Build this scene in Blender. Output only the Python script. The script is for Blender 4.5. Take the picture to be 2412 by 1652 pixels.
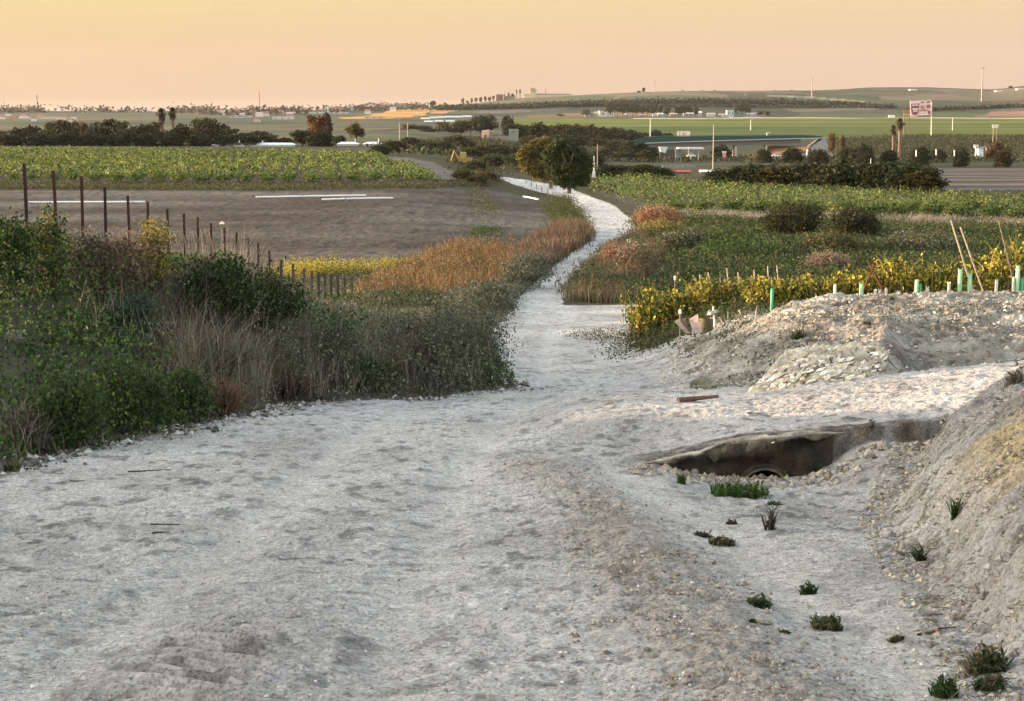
import bpy, math, random
import numpy as np
from math import radians, sin, cos, tan, pi
from mathutils import Vector

# ------------------------------------------------------------------ camera, sky, sun, exposure
SC = bpy.context.scene
for _o in list(bpy.data.objects):
    bpy.data.objects.remove(_o)
random.seed(7)
RNG = np.random.default_rng(7)

PITCH = math.atan(568 / 4000.0)
cam_d = bpy.data.cameras.new("camera")
cam = bpy.data.objects.new("camera", cam_d)
SC.collection.objects.link(cam)
cam.location = (0, 0, 0)
cam.rotation_euler = (pi / 2 - PITCH, 0, 0)
cam_d.sensor_width = 36
cam_d.lens = 4000 / 2412 * 36
cam_d.clip_start = 0.1
cam_d.clip_end = 30000
SC.camera = cam

SUN_EL, SUN_AZ = radians(7.0), radians(-84)       # azimuth from +Y, clockwise: the sun stands to the left
world = bpy.data.worlds.new("World")
SC.world = world
world.use_nodes = True
wn, wl = world.node_tree.nodes, world.node_tree.links
wn.clear()
wout = wn.new("ShaderNodeOutputWorld")
sky = wn.new("ShaderNodeTexSky")
sky.sky_type = 'NISHITA'
sky.sun_disc = False
sky.sun_elevation = SUN_EL
sky.sun_rotation = SUN_AZ
sky.dust_density = 2.0
sky.air_density = 1.0
sky.ozone_density = 1.0
bg = wn.new("ShaderNodeBackground")
bg.inputs[1].default_value = 0.15
warm = wn.new("ShaderNodeVectorMath")
warm.operation = 'MULTIPLY'
warm.inputs[1].default_value = (1.07, 1.0, 0.92)
hs = wn.new("ShaderNodeHueSaturation")
hs.inputs["Saturation"].default_value = 0.55
wl.new(sky.outputs[0], hs.inputs["Color"])
wl.new(hs.outputs[0], warm.inputs[0])
wl.new(warm.outputs[0], bg.inputs[0])
# low evening band of the sky: yellow to peach, by height above the horizon and by bearing
bg2 = wn.new("ShaderNodeBackground")
bg2.inputs[1].default_value = 1.0
tc = wn.new("ShaderNodeTexCoord")
sep = wn.new("ShaderNodeSeparateXYZ")
wl.new(tc.outputs["Generated"], sep.inputs[0])


def wmath(op, a, b=None, clamp=False):
    n = wn.new("ShaderNodeMath")
    n.operation = op
    n.use_clamp = clamp
    for i, v in enumerate((a, b)):
        if v is None:
            continue
        if isinstance(v, (int, float)):
            n.inputs[i].default_value = v
        else:
            wl.new(v, n.inputs[i])
    return n.outputs[0]


elev = wmath('MULTIPLY', sep.outputs[2], 9.0, True)           # 0..1 over about 6.4 degrees
rampA = wn.new("ShaderNodeValToRGB")                           # left, towards the sun
rampB = wn.new("ShaderNodeValToRGB")                           # right
for ramp, stops in ((rampA, ((0.0, (0.90, 0.64, 0.45)), (0.07, (0.76, 0.50, 0.32)), (0.32, (0.78, 0.52, 0.28)), (0.55, (0.85, 0.66, 0.31)), (1.0, (0.82, 0.65, 0.25)))),
                    (rampB, ((0.0, (0.92, 0.68, 0.52)), (0.07, (0.76, 0.54, 0.40)), (0.32, (0.79, 0.56, 0.39)), (0.55, (0.87, 0.65, 0.38)), (1.0, (0.84, 0.64, 0.36))))):
    el = ramp.color_ramp.elements
    el[0].position, el[0].color = stops[0][0], (*stops[0][1], 1)
    el[1].position, el[1].color = stops[-1][0], (*stops[-1][1], 1)
    for p_, c_ in stops[1:-1]:
        e = el.new(p_)
        e.color = (*c_, 1)
    wl.new(elev, ramp.inputs[0])
side = wmath('ADD', wmath('MULTIPLY', sep.outputs[0], 1.7), 0.5, True)
mixc = wn.new("ShaderNodeMix")
mixc.data_type = 'RGBA'
wl.new(side, mixc.inputs[0])
wl.new(rampA.outputs[0], mixc.inputs[6])
wl.new(rampB.outputs[0], mixc.inputs[7])
wl.new(mixc.outputs[2], bg2.inputs[0])
fac = wmath('SUBTRACT', 1.25, wmath('MULTIPLY', sep.outputs[2], 4.0), True)
mixs = wn.new("ShaderNodeMixShader")
wl.new(fac, mixs.inputs[0])
wl.new(bg.outputs[0], mixs.inputs[1])
wl.new(bg2.outputs[0], mixs.inputs[2])
wl.new(mixs.outputs[0], wout.inputs[0])
bg2.inputs[1].default_value = 0.136

sun_d = bpy.data.lights.new("sun", 'SUN')
sun_d.energy = 2.0
sun_d.angle = radians(0.6)
sun_d.color = (1.0, 0.68, 0.42)
sun = bpy.data.objects.new("sun", sun_d)
SC.collection.objects.link(sun)
_d = Vector((sin(SUN_AZ) * cos(SUN_EL), cos(SUN_AZ) * cos(SUN_EL), sin(SUN_EL)))
sun.rotation_euler = _d.to_track_quat('Z', 'Y').to_euler()
sun.location = (-60, 0, 30)

SC.view_settings.view_transform = 'Standard'
SC.view_settings.look = 'None'
SC.view_settings.exposure = 2.82
SC.view_settings.gamma = 1.0
SC.render.engine = 'CYCLES'
SC.cycles.max_bounces = 6
SC.cycles.diffuse_bounces = 3
SC.cycles.transparent_max_bounces = 6
SC.cycles.volume_bounces = 0

HAZE_DENSITY = 0.000018

# ------------------------------------------------------------------ pixel <-> world helpers
F = 4000.0
CP, SP = cos(PITCH), sin(PITCH)


def T(v):                                       # z / Y along the ray through source row v
    c = -(v - 826) / F
    return (-SP + CP * c) / (CP + SP * c)


def Xat(u, Y, z):
    return (u - 1206) / F * (Y * CP - z * SP)


def PT(u, v, Y):
    z = T(v) * Y
    return Vector((Xat(u, Y, z), Y, z))


def proj(X, Y, Z):
    d = Y * CP - Z * SP
    return 1206 + F * X / d, 826 - F * (Y * SP + Z * CP) / d


# ------------------------------------------------------------------ noise
def _h(ix, iy, s):
    h = (ix.astype(np.int64) * 374761393 + iy.astype(np.int64) * 668265263 + s * 1274126177) & 0xFFFFFFFF
    h = ((h ^ (h >> 13)) * 1274126177) & 0xFFFFFFFF
    h = (h ^ (h >> 16)) & 0xFFFFFFFF
    return h / 4294967295.0


def vn(x, y, s=0):
    x = np.asarray(x, float)
    y = np.asarray(y, float)
    x0, y0 = np.floor(x), np.floor(y)
    fx, fy = x - x0, y - y0
    fx, fy = fx * fx * (3 - 2 * fx), fy * fy * (3 - 2 * fy)
    a, b = _h(x0, y0, s), _h(x0 + 1, y0, s)
    c, d = _h(x0, y0 + 1, s), _h(x0 + 1, y0 + 1, s)
    return (a + (b - a) * fx) * (1 - fy) + (c + (d - c) * fx) * fy


def fbm(x, y, o=4, s=0):
    t = 0
    a = 0.5
    for i in range(o):
        t = t + a * (vn(x, y, s + i * 17) - 0.5)
        x, y = x * 2.03 + 11.3, y * 2.03 - 7.1
        a *= 0.5
    return t                                     # about -0.5..0.5


def ss(a, b, x):
    t = np.clip((np.asarray(x, float) - a) / (b - a), 0, 1)
    return t * t * (3 - 2 * t)


def hermite(xs, ys):
    xs, ys = np.array(xs, float), np.array(ys, float)
    d = np.diff(ys) / np.diff(xs)
    m = np.concatenate([[d[0]], np.where(d[1:] * d[:-1] > 0, 2 * d[1:] * d[:-1] / (d[1:] + d[:-1] + 1e-12), 0), [d[-1]]])

    def f(x):
        x = np.clip(x, xs[0], xs[-1])
        i = np.clip(np.searchsorted(xs, x) - 1, 0, len(xs) - 2)
        h = xs[i + 1] - xs[i]
        t = (x - xs[i]) / h
        t2, t3 = t * t, t * t * t
        return ys[i] * (2 * t3 - 3 * t2 + 1) + h * m[i] * (t3 - 2 * t2 + t) + ys[i + 1] * (3 * t2 - 2 * t3) + h * m[i + 1] * (t3 - t2)
    return f


# ------------------------------------------------------------------ the land
BASE = hermite([-60, -20, 0, 17.5, 52, 70, 83, 95, 125, 220, 260, 330, 400, 500, 670, 1000, 1400, 2000, 2150, 2300, 9000],
               [-1, -1.2, -2.1, -3.7, -6.8, -7.7, -7.95, -8.1, -8.5, -9.9, -10.3, -11.3, -14, -17, -19, -16.8, -14.7, -12.5, -10.2, -9.5, -9.5])
LEFT = hermite([-60, 0, 17.5, 60, 75, 169, 184, 420, 600, 1000, 1400, 2000, 2200, 9000],
               [-1, -2.1, -3.7, -7.0, -7.9, -7.9, -7.9, -9.1, -10.5, -10.5, -9, -7, -6, -6])
BANKZ = hermite([10, 17.5, 22, 28, 34, 45, 56, 75, 90], [-3.0, -3.5, -2.95, -2.6, -3.05, -4.8, -6.5, -7.9, -7.9])
RIDGE = hermite([-1200, 0, 200, 430, 600, 700, 800, 900, 1000, 1060, 1130, 1240, 1310, 1400, 1480, 1560, 1700, 1900, 2050, 2200, 2310, 2412, 2700, 4000],
                [256, 262, 261, 263, 265, 262, 257, 252, 250, 248, 241, 229, 226, 222, 218, 215, 213, 213, 206, 205, 209, 199, 180, 190])
EDGE_L = [(-60, -5.5), (10, -5.6), (17.3, -5.3), (21, -4.2), (26, -3.3), (27.3, -1.6), (29.2, -0.1), (31, -0.15), (45, -0.6), (56, -0.6)]
_ey, _ex = np.array([a for a, b in EDGE_L]), np.array([b for a, b in EDGE_L])
FOOT = hermite([-60, 5, 7.8, 10.4, 14.1, 17.0, 18.6, 30], [2.2, 2.25, 2.35, 2.6, 3.15, 4.1, 5.3, 9])
SHADE = hermite([-60, 8, 16, 20.5, 23.5, 30, 34, 44, 52, 70], [2.7, 2.5, 2.0, 1.0, -0.7, -1.2, -1.5, -3.2, -5.5, -8])
RIDGEX = hermite([-60, 5, 9, 13, 17, 18.5], [1.55, 1.45, 1.2, 0.95, 0.45, 0.3])


def rut_x(Y, k):
    return -2.55 + 1.75 * k + (np.clip(Y, -60, 60) - 7) * (.062 - .012 * k) + .18 * np.sin(np.asarray(Y) * .22 + k)


def H(X, Y):
    X, Y = np.asarray(X, float), np.asarray(Y, float)
    Yc = np.maximum(Y, 1.0)
    up = 1206 + X / Yc * 3960
    base, left = BASE(Y), LEFT(Y)
    wl_ = 1 - ss(900, 1350, up)
    wl_ = wl_ * ss(50, 75, Y)
    z = base * (1 - wl_) + left * wl_
    # left bank with the thicket
    ex = np.interp(Y, _ey, _ex)
    d = ex - X
    wb = ss(0.1, 4.0, d) * ss(9, 15, Y) * (1 - ss(78, 92, Y)) * (1 - ss(400, 960, up))
    wb = np.where(Y < 24, wb * ss(-0.2, 2.2, d), wb)
    z = z + (np.maximum(BANKZ(Y), z) - z) * wb
    # rise further left, out of the frame, added to keep the sun off the foreground
    cx_ = -25.0
    zc = SHADE(Y)
    w = np.exp(-((X - cx_) / 5.5) ** 2) * (1 - ss(56, 74, Y))
    w = np.maximum(w, (X < cx_) * (1 - ss(60, 90, Y)) * ss(-140, -60, X))
    z = z + np.maximum(zc - z, 0) * w
    # raised crossing over the culvert
    drive = -3.42 - 0.085 * (Y - 17.8) + 0.10 * np.maximum(0, X - 3.0) - .27 * (1 - ss(1.3, 2.9, X)) * (1 - ss(18.5, 21.5, Y))
    wc = ss(.8, 1.6, X)
    ej = fbm(X * 3.1, X * 0 + 2.2, 4, 95) * .30 + fbm(X * 13, X * 0 + 2.2, 2, 96) * .07
    ej = np.clip(ej * .5, -.05, .12)
    wd = ss(-0.4, 1.7, X) * ss(17.72 + ej * wc - 3.5 * (1 - wc), 17.80 + ej * wc + 2.5 * (1 - wc), Y) * (1 - ss(23.5, 27.5, Y))
    z = z * (1 - wd) + drive * wd
    # hollow before the culvert
    wg = np.exp(-((X - 2.55) / 0.95) ** 4) * ss(11.0, 16.8, Y) * (1 - ss(17.74, 17.84, Y))
    z = z - 0.15 * wg * (1 - wd)
    z = z + .24 * ss(3.05, 3.9, X) * ss(15.2, 17.0, Y) * (1 - wd) * (1 - ss(17.7, 18, Y)) * (1 - ss(5, 6, X))
    # long ridge of loose clods and the worn white strip beside it
    rx = RIDGEX(Y)
    nearm = (1 - ss(16.5, 19, Y)) * ss(-30, 2, Y)
    z = z + 0.075 * np.exp(-((X - rx + 0.15) / 0.5) ** 2) * nearm * (1 - ss(14, 18, Y) * .4)
    z = z - 0.05 * np.exp(-((X - rx - 0.62) / 0.40) ** 2) * nearm
    rutm = (1 - ss(40, 60, Y)) * ss(-30, 2, Y)
    for k in (0, 1):
        z = z - 0.045 * np.exp(-((X - rut_x(Y, k)) / 0.26) ** 2) * rutm
    # near right bank
    fx = FOOT(Y)
    t = np.clip(X - fx, 0, 6)
    hb = 1.75 * (1 - np.exp(-t * 0.62 * (1 + 0.0 * t))) * ss(0.0, 0.5, t)
    z = z + hb * (1 - ss(16.6, 19.6, Y + 0.25 * np.clip(5.0 - X, -3, 2)))
    # mound in front of the yellow vines
    wm = ss(1500, 1950, up) * ss(23.6, 30.5, Y - 0.0 * X) * (1 - ss(34, 38, Y)) * (Y > 20)
    top = -3.66 - 0.10 * (1 - ss(1900, 2250, up))
    z = z + (np.maximum(top, z) - z) * wm
    w2 = ss(1450, 1800, up) * ss(34, 37, Y) * (1 - ss(44, 52, Y))
    z = z + (np.maximum(-4.55 - 0.06 * (Y - 37), z) - z) * w2
    # steep chalk face between the crossing and the mound
    foot = 22.75 + ss(1900, 2120, up) * 1.3
    tt = np.clip((Y - foot) / 1.7, 0, 1)
    we = ss(1740 + 60 * tt, 1800 + 60 * tt, up) * (1 - ss(2070, 2150, up))
    z = z + .47 * we * ss(foot, foot + 1.9, Y) * (1 - ss(foot + 2.2, foot + 7, Y))
    # far hills
    rz = T(RIDGE(up)) * 3000
    fh = ss(2200, 3050, Y)
    z = z * (1 - fh) + rz * fh - np.maximum(Y - 3050, 0) * 0.03
    return z


def smooth_detail(X, Y):
    X, Y = np.asarray(X, float), np.asarray(Y, float)
    a = np.clip(Y / 400, 0, 1)
    z = fbm(X * 0.25, Y * 0.25, 3, 3) * 0.16 * (1 - ss(60, 120, Y)) + fbm(X / 30, Y / 30, 3, 5) * 0.8 * ss(90, 220, Y)
    return z + fbm(X / 160, Y / 160, 3, 9) * 5 * ss(900, 2600, Y)


def HS(X, Y):
    return H(X, Y) + smooth_detail(X, Y)


def Z(x, y):
    return float(HS(np.array([x]), np.array([y]))[0])


_YS = np.concatenate([np.arange(4, 60, .05), np.arange(60, 400, .4), np.arange(400, 3300, 3)])


def G(u, v, ymin=4.0):
    """where the ray through source pixel (u, v) meets the land"""
    t = T(v)
    xs = (u - 1206) / F * (_YS * CP - t * _YS * SP)
    k = np.nonzero((HS(xs, _YS) >= t * _YS) & (_YS >= ymin))[0]
    i = k[0] if len(k) else len(_YS) - 1
    y = float(_YS[i])
    return Vector((float(xs[i]), y, Z(xs[i], y)))


def onland(u, Y, dz=0.0):
    z = -8.0
    for _ in range(3):
        x = Xat(u, Y, z)
        z = Z(x, Y)
    return Vector((x, Y, z + dz))


def wpoly(pts, ymin=4.0):
    out = []
    for p in pts:
        g = G(p[0], p[1], p[2] if len(p) > 2 else ymin)
        out.append((g.x, g.y))
    return out


def inpoly(X, Y, poly):
    r = np.zeros(X.shape, bool)
    n = len(poly)
    for i in range(n):
        x1, y1 = poly[i]
        x2, y2 = poly[(i + 1) % n]
        if y1 == y2:
            continue
        c = ((Y > y1) != (Y > y2)) & (X < (x2 - x1) * (Y - y1) / (y2 - y1) + x1)
        r ^= c
    return r


# ------------------------------------------------------------------ object helpers
def link(o):
    SC.collection.objects.link(o)
    return o


def tag(o, label=None, cat=None, group=None, kind=None):
    if label:
        o["label"] = label
    if cat:
        o["category"] = cat
    if group:
        o["group"] = group
    if kind:
        o["kind"] = kind
    return o


def thing(name, label, cat, loc, group=None, rz=0.0):
    o = bpy.data.objects.new(name, None)
    o.empty_display_size = 0.3
    link(o)
    o.location = loc
    o.rotation_euler = (0, 0, rz)
    return tag(o, label, cat, group)


class MB:
    """collects coloured polygons, built as ONE mesh object"""

    def __init__(self):
        self.v, self.q, self.c, self.n = [], [], [], 0

    def quads(self, V, C):
        """V (n,4,3) corners, C (n,3) colours"""
        n = len(V)
        self.v.append(V.reshape(-1, 3))
        self.q.append(np.arange(n * 4).reshape(n, 4) + self.n)
        self.c.append(np.repeat(C, 4, axis=0))
        self.n += n * 4

    def faces(self, V, Q, col):
        V = np.array(V, float)
        Q = np.array(Q, int)
        if Q.shape[1] == 3:
            Q = np.c_[Q, Q[:, 2]]
        self.v.append(V)
        self.q.append(Q + self.n)
        self.c.append(np.repeat(np.array([col], float), len(V), axis=0) if np.ndim(col) == 1 else np.array(col, float))
        self.n += len(V)

    def box(self, x0, x1, y0, y1, z0, z1, col=(.5, .5, .5)):
        V = [(x, y, z) for x in (x0, x1) for y in (y0, y1) for z in (z0, z1)]
        Q = [(0, 1, 3, 2), (4, 6, 7, 5), (0, 4, 5, 1), (2, 3, 7, 6), (0, 2, 6, 4), (1, 5, 7, 3)]
        self.faces(V, Q, col)

    def tube(self, pts, rad, col=(.5, .5, .5), n=8, cap=True):
        pts = [Vector(p) for p in pts]
        if not hasattr(rad, '__len__'):
            rad = [rad] * len(pts)
        V, Q = [], []
        for i, p in enumerate(pts):
            d = (pts[min(i + 1, len(pts) - 1)] - pts[max(i - 1, 0)]).normalized()
            a = d.orthogonal().normalized() if abs(d.z) < .99 else Vector((1, 0, 0))
            if abs(d.z) < .99:
                a = d.cross(Vector((0, 0, 1))).normalized()
            b = d.cross(a)
            for k in range(n):
                t = 2 * pi * k / n
                V.append(tuple(p + a * rad[i] * cos(t) + b * rad[i] * sin(t)))
        for i in range(len(pts) - 1):
            for k in range(n):
                Q.append((i * n + k, i * n + (k + 1) % n, (i + 1) * n + (k + 1) % n, (i + 1) * n + k))
        if cap:
            for base, p in ((0, pts[0]), ((len(pts) - 1) * n, pts[-1])):
                V.append(tuple(p))
                c = len(V) - 1
                for k in range(n):
                    Q.append((base + k, base + (k + 1) % n, c, c))
        self.faces(V, Q, col)

    def build(self, name, mat, parent=None, smooth=False):
        V = np.concatenate(self.v)
        Q = np.concatenate(self.q)
        C = np.concatenate(self.c)
        tri = Q[:, 2] == Q[:, 3]
        me = bpy.data.meshes.new(name)
        me.vertices.add(len(V))
        me.vertices.foreach_set("co", V.astype(np.float32).ravel())
        if tri.any():
            lens = np.where(tri, 3, 4)
            keep = np.ones((len(Q), 4), bool)
            keep[tri, 3] = False
            loops = Q[keep]
        else:
            lens = np.full(len(Q), 4)
            loops = Q.ravel()
        starts = np.concatenate([[0], np.cumsum(lens)[:-1]])
        me.loops.add(len(loops))
        me.loops.foreach_set("vertex_index", loops.astype(np.int32))
        me.polygons.add(len(Q))
        me.polygons.foreach_set("loop_start", starts.astype(np.int32))
        me.polygons.foreach_set("loop_total", lens.astype(np.int32))
        me.polygons.foreach_set("use_smooth", np.full(len(Q), bool(smooth)))
        at = me.color_attributes.new("col", 'FLOAT_COLOR', 'POINT')
        at.data.foreach_set("color", np.c_[C, np.ones(len(C))].astype(np.float32).ravel())
        me.update(calc_edges=True)
        me.materials.append(mat)
        o = bpy.data.objects.new(name, me)
        link(o)
        if parent is not None:
            o.parent = parent
        return o


def copy_tree(o, parent=None):
    c = link(o.copy())
    c.parent = parent
    for ch in list(o.children):
        copy_tree(ch, c)
    return c


# ------------------------------------------------------------------ materials
def new_mat(name):
    m = bpy.data.materials.new(name)
    m.use_nodes = True
    nt = m.node_tree
    nt.nodes.clear()
    return m, nt.nodes, nt.links


def node_noise(n, l, scale, detail=6, rough=0.6, coord='Object', stretch=None):
    t = n.new("ShaderNodeTexCoord")
    no = n.new("ShaderNodeTexNoise")
    no.inputs["Scale"].default_value = scale
    no.inputs["Detail"].default_value = detail
    no.inputs["Roughness"].default_value = rough
    if stretch:
        mp = n.new("ShaderNodeMapping")
        mp.inputs["Scale"].default_value = stretch
        l.new(t.outputs[coord], mp.inputs[0])
        l.new(mp.outputs[0], no.inputs["Vector"])
    else:
        l.new(t.outputs[coord], no.inputs["Vector"])
    return no.outputs[0]


def attr_mat(name, rough=0.9, var=0.35, scale=8.0, bump=0.0, bscale=30.0, bdist=0.02, spec=0.15, tint=False, metallic=0.0):
    m, n, l = new_mat(name)
    out = n.new("ShaderNodeOutputMaterial")
    p = n.new("ShaderNodeBsdfPrincipled")
    p.inputs["Roughness"].default_value = rough
    p.inputs["Specular IOR Level"].default_value = spec
    p.inputs["Metallic"].default_value = metallic
    a = n.new("ShaderNodeAttribute")
    a.attribute_name = "col"
    f = node_noise(n, l, scale)
    mr = n.new("ShaderNodeMapRange")
    mr.inputs[1].default_value, mr.inputs[2].default_value = 0.3, 0.7
    mr.inputs[3].default_value, mr.inputs[4].default_value = 1 - var, 1 + var
    l.new(f, mr.inputs[0])
    vm = n.new("ShaderNodeVectorMath")
    vm.operation = 'SCALE'
    l.new(a.outputs["Color"], vm.inputs[0])
    l.new(mr.outputs[0], vm.inputs["Scale"])
    src = vm.outputs[0]
    if tint:
        oi = n.new("ShaderNodeObjectInfo")
        mu = n.new("ShaderNodeVectorMath")
        mu.operation = 'MULTIPLY'
        l.new(src, mu.inputs[0])
        l.new(oi.outputs["Color"], mu.inputs[1])
        src = mu.outputs[0]
    l.new(src, p.inputs["Base Color"])
    if bump:
        b = n.new("ShaderNodeBump")
        b.inputs["Strength"].default_value = bump
        b.inputs["Distance"].default_value = bdist
        l.new(node_noise(n, l, bscale, 8, 0.65), b.inputs["Height"])
        l.new(b.outputs[0], p.inputs["Normal"])
    l.new(p.outputs[0], out.inputs[0])
    return m


def leaf_mat(name, trans=0.3):
    m, n, l = new_mat(name)
    out = n.new("ShaderNodeOutputMaterial")
    a = n.new("ShaderNodeAttribute")
    a.attribute_name = "col"
    oi = n.new("ShaderNodeObjectInfo")
    mu = n.new("ShaderNodeVectorMath")
    mu.operation = 'MULTIPLY'
    l.new(a.outputs["Color"], mu.inputs[0])
    l.new(oi.outputs["Color"], mu.inputs[1])
    d = n.new("ShaderNodeBsdfPrincipled")
    d.inputs["Roughness"].default_value = 0.65
    d.inputs["Specular IOR Level"].default_value = 0.2
    t = n.new("ShaderNodeBsdfTranslucent")
    mx = n.new("ShaderNodeMixShader")
    mx.inputs[0].default_value = trans
    l.new(mu.outputs[0], d.inputs["Base Color"])
    l.new(mu.outputs[0], t.inputs[0])
    l.new(d.outputs[0], mx.inputs[1])
    l.new(t.outputs[0], mx.inputs[2])
    l.new(mx.outputs[0], out.inputs[0])
    return m


M_LEAF = leaf_mat("leaves")
M_WOOD = attr_mat("bark", .9, .4, 12, .6, 40, .02, tint=True)
M_WALL = attr_mat("plaster", .85, .12, 1.5, tint=True)
M_ROOF = attr_mat("roofing", .7, .2, 2.0, tint=True)
M_METAL = attr_mat("painted_metal", .55, .15, 6, spec=.4, tint=True)
M_RUST = attr_mat("rusty_iron", .8, .45, 25, .5, 80, .004, spec=.3)
M_PLASTIC = attr_mat("tree_guard_plastic", .5, .12, 10, spec=.4)
M_CONC = attr_mat("old_concrete", .92, .55, 5, .9, 22, .05)
M_ROCK = attr_mat("stone", .95, .3, 14, .8, 45, .03)
M_SIGN = attr_mat("printed_panel", .6, .08, 3)


def ground_mat(name, var, scale, bump, bscale, bdist, fine=None):
    m, n, l = new_mat(name)
    out = n.new("ShaderNodeOutputMaterial")
    p = n.new("ShaderNodeBsdfPrincipled")
    p.inputs["Roughness"].default_value = 0.95
    p.inputs["Specular IOR Level"].default_value = 0.08
    a = n.new("ShaderNodeAttribute")
    a.attribute_name = "col"
    f1 = node_noise(n, l, scale, 9, .68)
    mr = n.new("ShaderNodeMapRange")
    mr.inputs[1].default_value, mr.inputs[2].default_value = 0.3, 0.7
    mr.inputs[3].default_value, mr.inputs[4].default_value = 1 - var, 1 + var
    l.new(f1, mr.inputs[0])
    sc_ = n.new("ShaderNodeVectorMath")
    sc_.operation = 'SCALE'
    l.new(a.outputs["Color"], sc_.inputs[0])
    l.new(mr.outputs[0], sc_.inputs["Scale"])
    src = sc_.outputs[0]
    if fine:
        f2 = node_noise(n, l, fine, 4, .7)
        r = n.new("ShaderNodeValToRGB")
        r.color_ramp.elements[0].position = .33
        r.color_ramp.elements[0].color = (.36, .33, .29, 1)
        r.color_ramp.elements[1].position = .52
        r.color_ramp.elements[1].color = (1, 1, 1, 1)
        l.new(f2, r.inputs[0])
        mu = n.new("ShaderNodeVectorMath")
        mu.operation = 'MULTIPLY'
        l.new(src, mu.inputs[0])
        l.new(r.outputs[0], mu.inputs[1])
        src = mu.outputs[0]
    l.new(src, p.inputs["Base Color"])
    b = n.new("ShaderNodeBump")
    b.inputs["Strength"].default_value = bump
    b.inputs["Distance"].default_value = bdist
    l.new(node_noise(n, l, bscale, 9, .72), b.inputs["Height"])
    l.new(b.outputs[0], p.inputs["Normal"])
    l.new(p.outputs[0], out.inputs[0])
    return m


M_DIRT = ground_mat("chalky_dirt", .36, 14, 1.0, 30, .07, fine=44)
M_SOIL = ground_mat("field_soil", .30, .9, .8, 2.0, .25, fine=3.0)
M_FAR = ground_mat("far_land", .22, .02, .5, .05, 1.0)
M_CHALK = ground_mat("bare_chalk", .22, 6, 1.0, 12, .16, fine=None)

# ------------------------------------------------------------------ ground regions (world outlines)
ROAD = wpoly([(1162, 773), (1204, 716), (1256, 664), (1318, 612), (1386, 566), (1380, 519), (1349, 488), (1334, 467), (1266, 451), (1178, 420),
              (1160, 414), (1240, 424), (1339, 441), (1391, 462), (1453, 488), (1495, 519), (1495, 555), (1443, 581), (1391, 623), (1349, 675), (1325, 712),
              (1345, 735), (1410, 800), (1420, 840), (1250, 860), (1190, 860)])
FALLOW = wpoly([(-700, 452), (300, 450), (700, 450), (1000, 446), (1165, 440), (1250, 470), (1290, 500), (1310, 540), (1240, 585), (1200, 600), (900, 625), (700, 632), (300, 640), (-700, 640)], 72)
SIDETRACK = wpoly([(905, 370), (960, 372), (1020, 382), (1060, 400), (1085, 428), (1010, 432), (960, 395)], 150)
VINE_L = wpoly([(-900, 350), (0, 354), (300, 356), (600, 360), (870, 366), (930, 382), (1000, 410), (1050, 432), (800, 436), (300, 434), (0, 430), (-900, 430)], 150)
VINE_R = wpoly([(1385, 428), (1500, 421), (1700, 438), (1900, 450), (2200, 463), (2412, 467), (2900, 470), (2900, 540), (2412, 530), (2100, 516), (1800, 514), (1560, 505), (1480, 480), (1400, 455)], 90)
STRIPES = wpoly([(2195, 398), (2412, 396), (2900, 396), (2900, 452), (2412, 450), (2195, 448)], 90)
HIWAY_Y = (2108, 2136)
ESC = [(Xat(1765, 23, -4), 22.6), (Xat(1850, 23, -4), 22.9), (Xat(2000, 23, -3.9), 23.3), (Xat(2090, 23.5, -3.6), 24.0), (Xat(2125, 25, -3.5), 25.6), (Xat(2040, 25, -3.5), 26.2), (Xat(1960, 25, -3.5), 25.9), (Xat(1880, 25, -3.5), 26.2), (Xat(1800, 24, -3.7), 24.5)]
ESC_C = np.array(ESC).mean(0)


def grid():
    ys = [-40.0]
    while ys[-1] < 7500:
        Y = ys[-1]
        if Y < 5:
            d = 0.6 if Y < 0 else 0.15
        else:
            h = -float(BASE(Y)) if Y < 2150 else 10
            d = 0.72 * Y * Y / (1698 * h)
            d = max(d, 0.009)
            if 14 < Y < 36:
                d = min(d, 0.045)
            if Y > 300:
                d = min(d, 6 + (Y - 300) / 120)
        ys.append(Y + d)
    ys = np.array(ys)
    core = np.linspace(-0.335, 0.335, 760)
    out = [0.335]
    st = .0012
    while out[-1] < 2.2:
        out.append(out[-1] + st)
        st = min(st * 1.09, .06)
    out = np.array(out[1:])
    s = np.concatenate([-out[::-1], core, out])
    return s, ys


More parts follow.
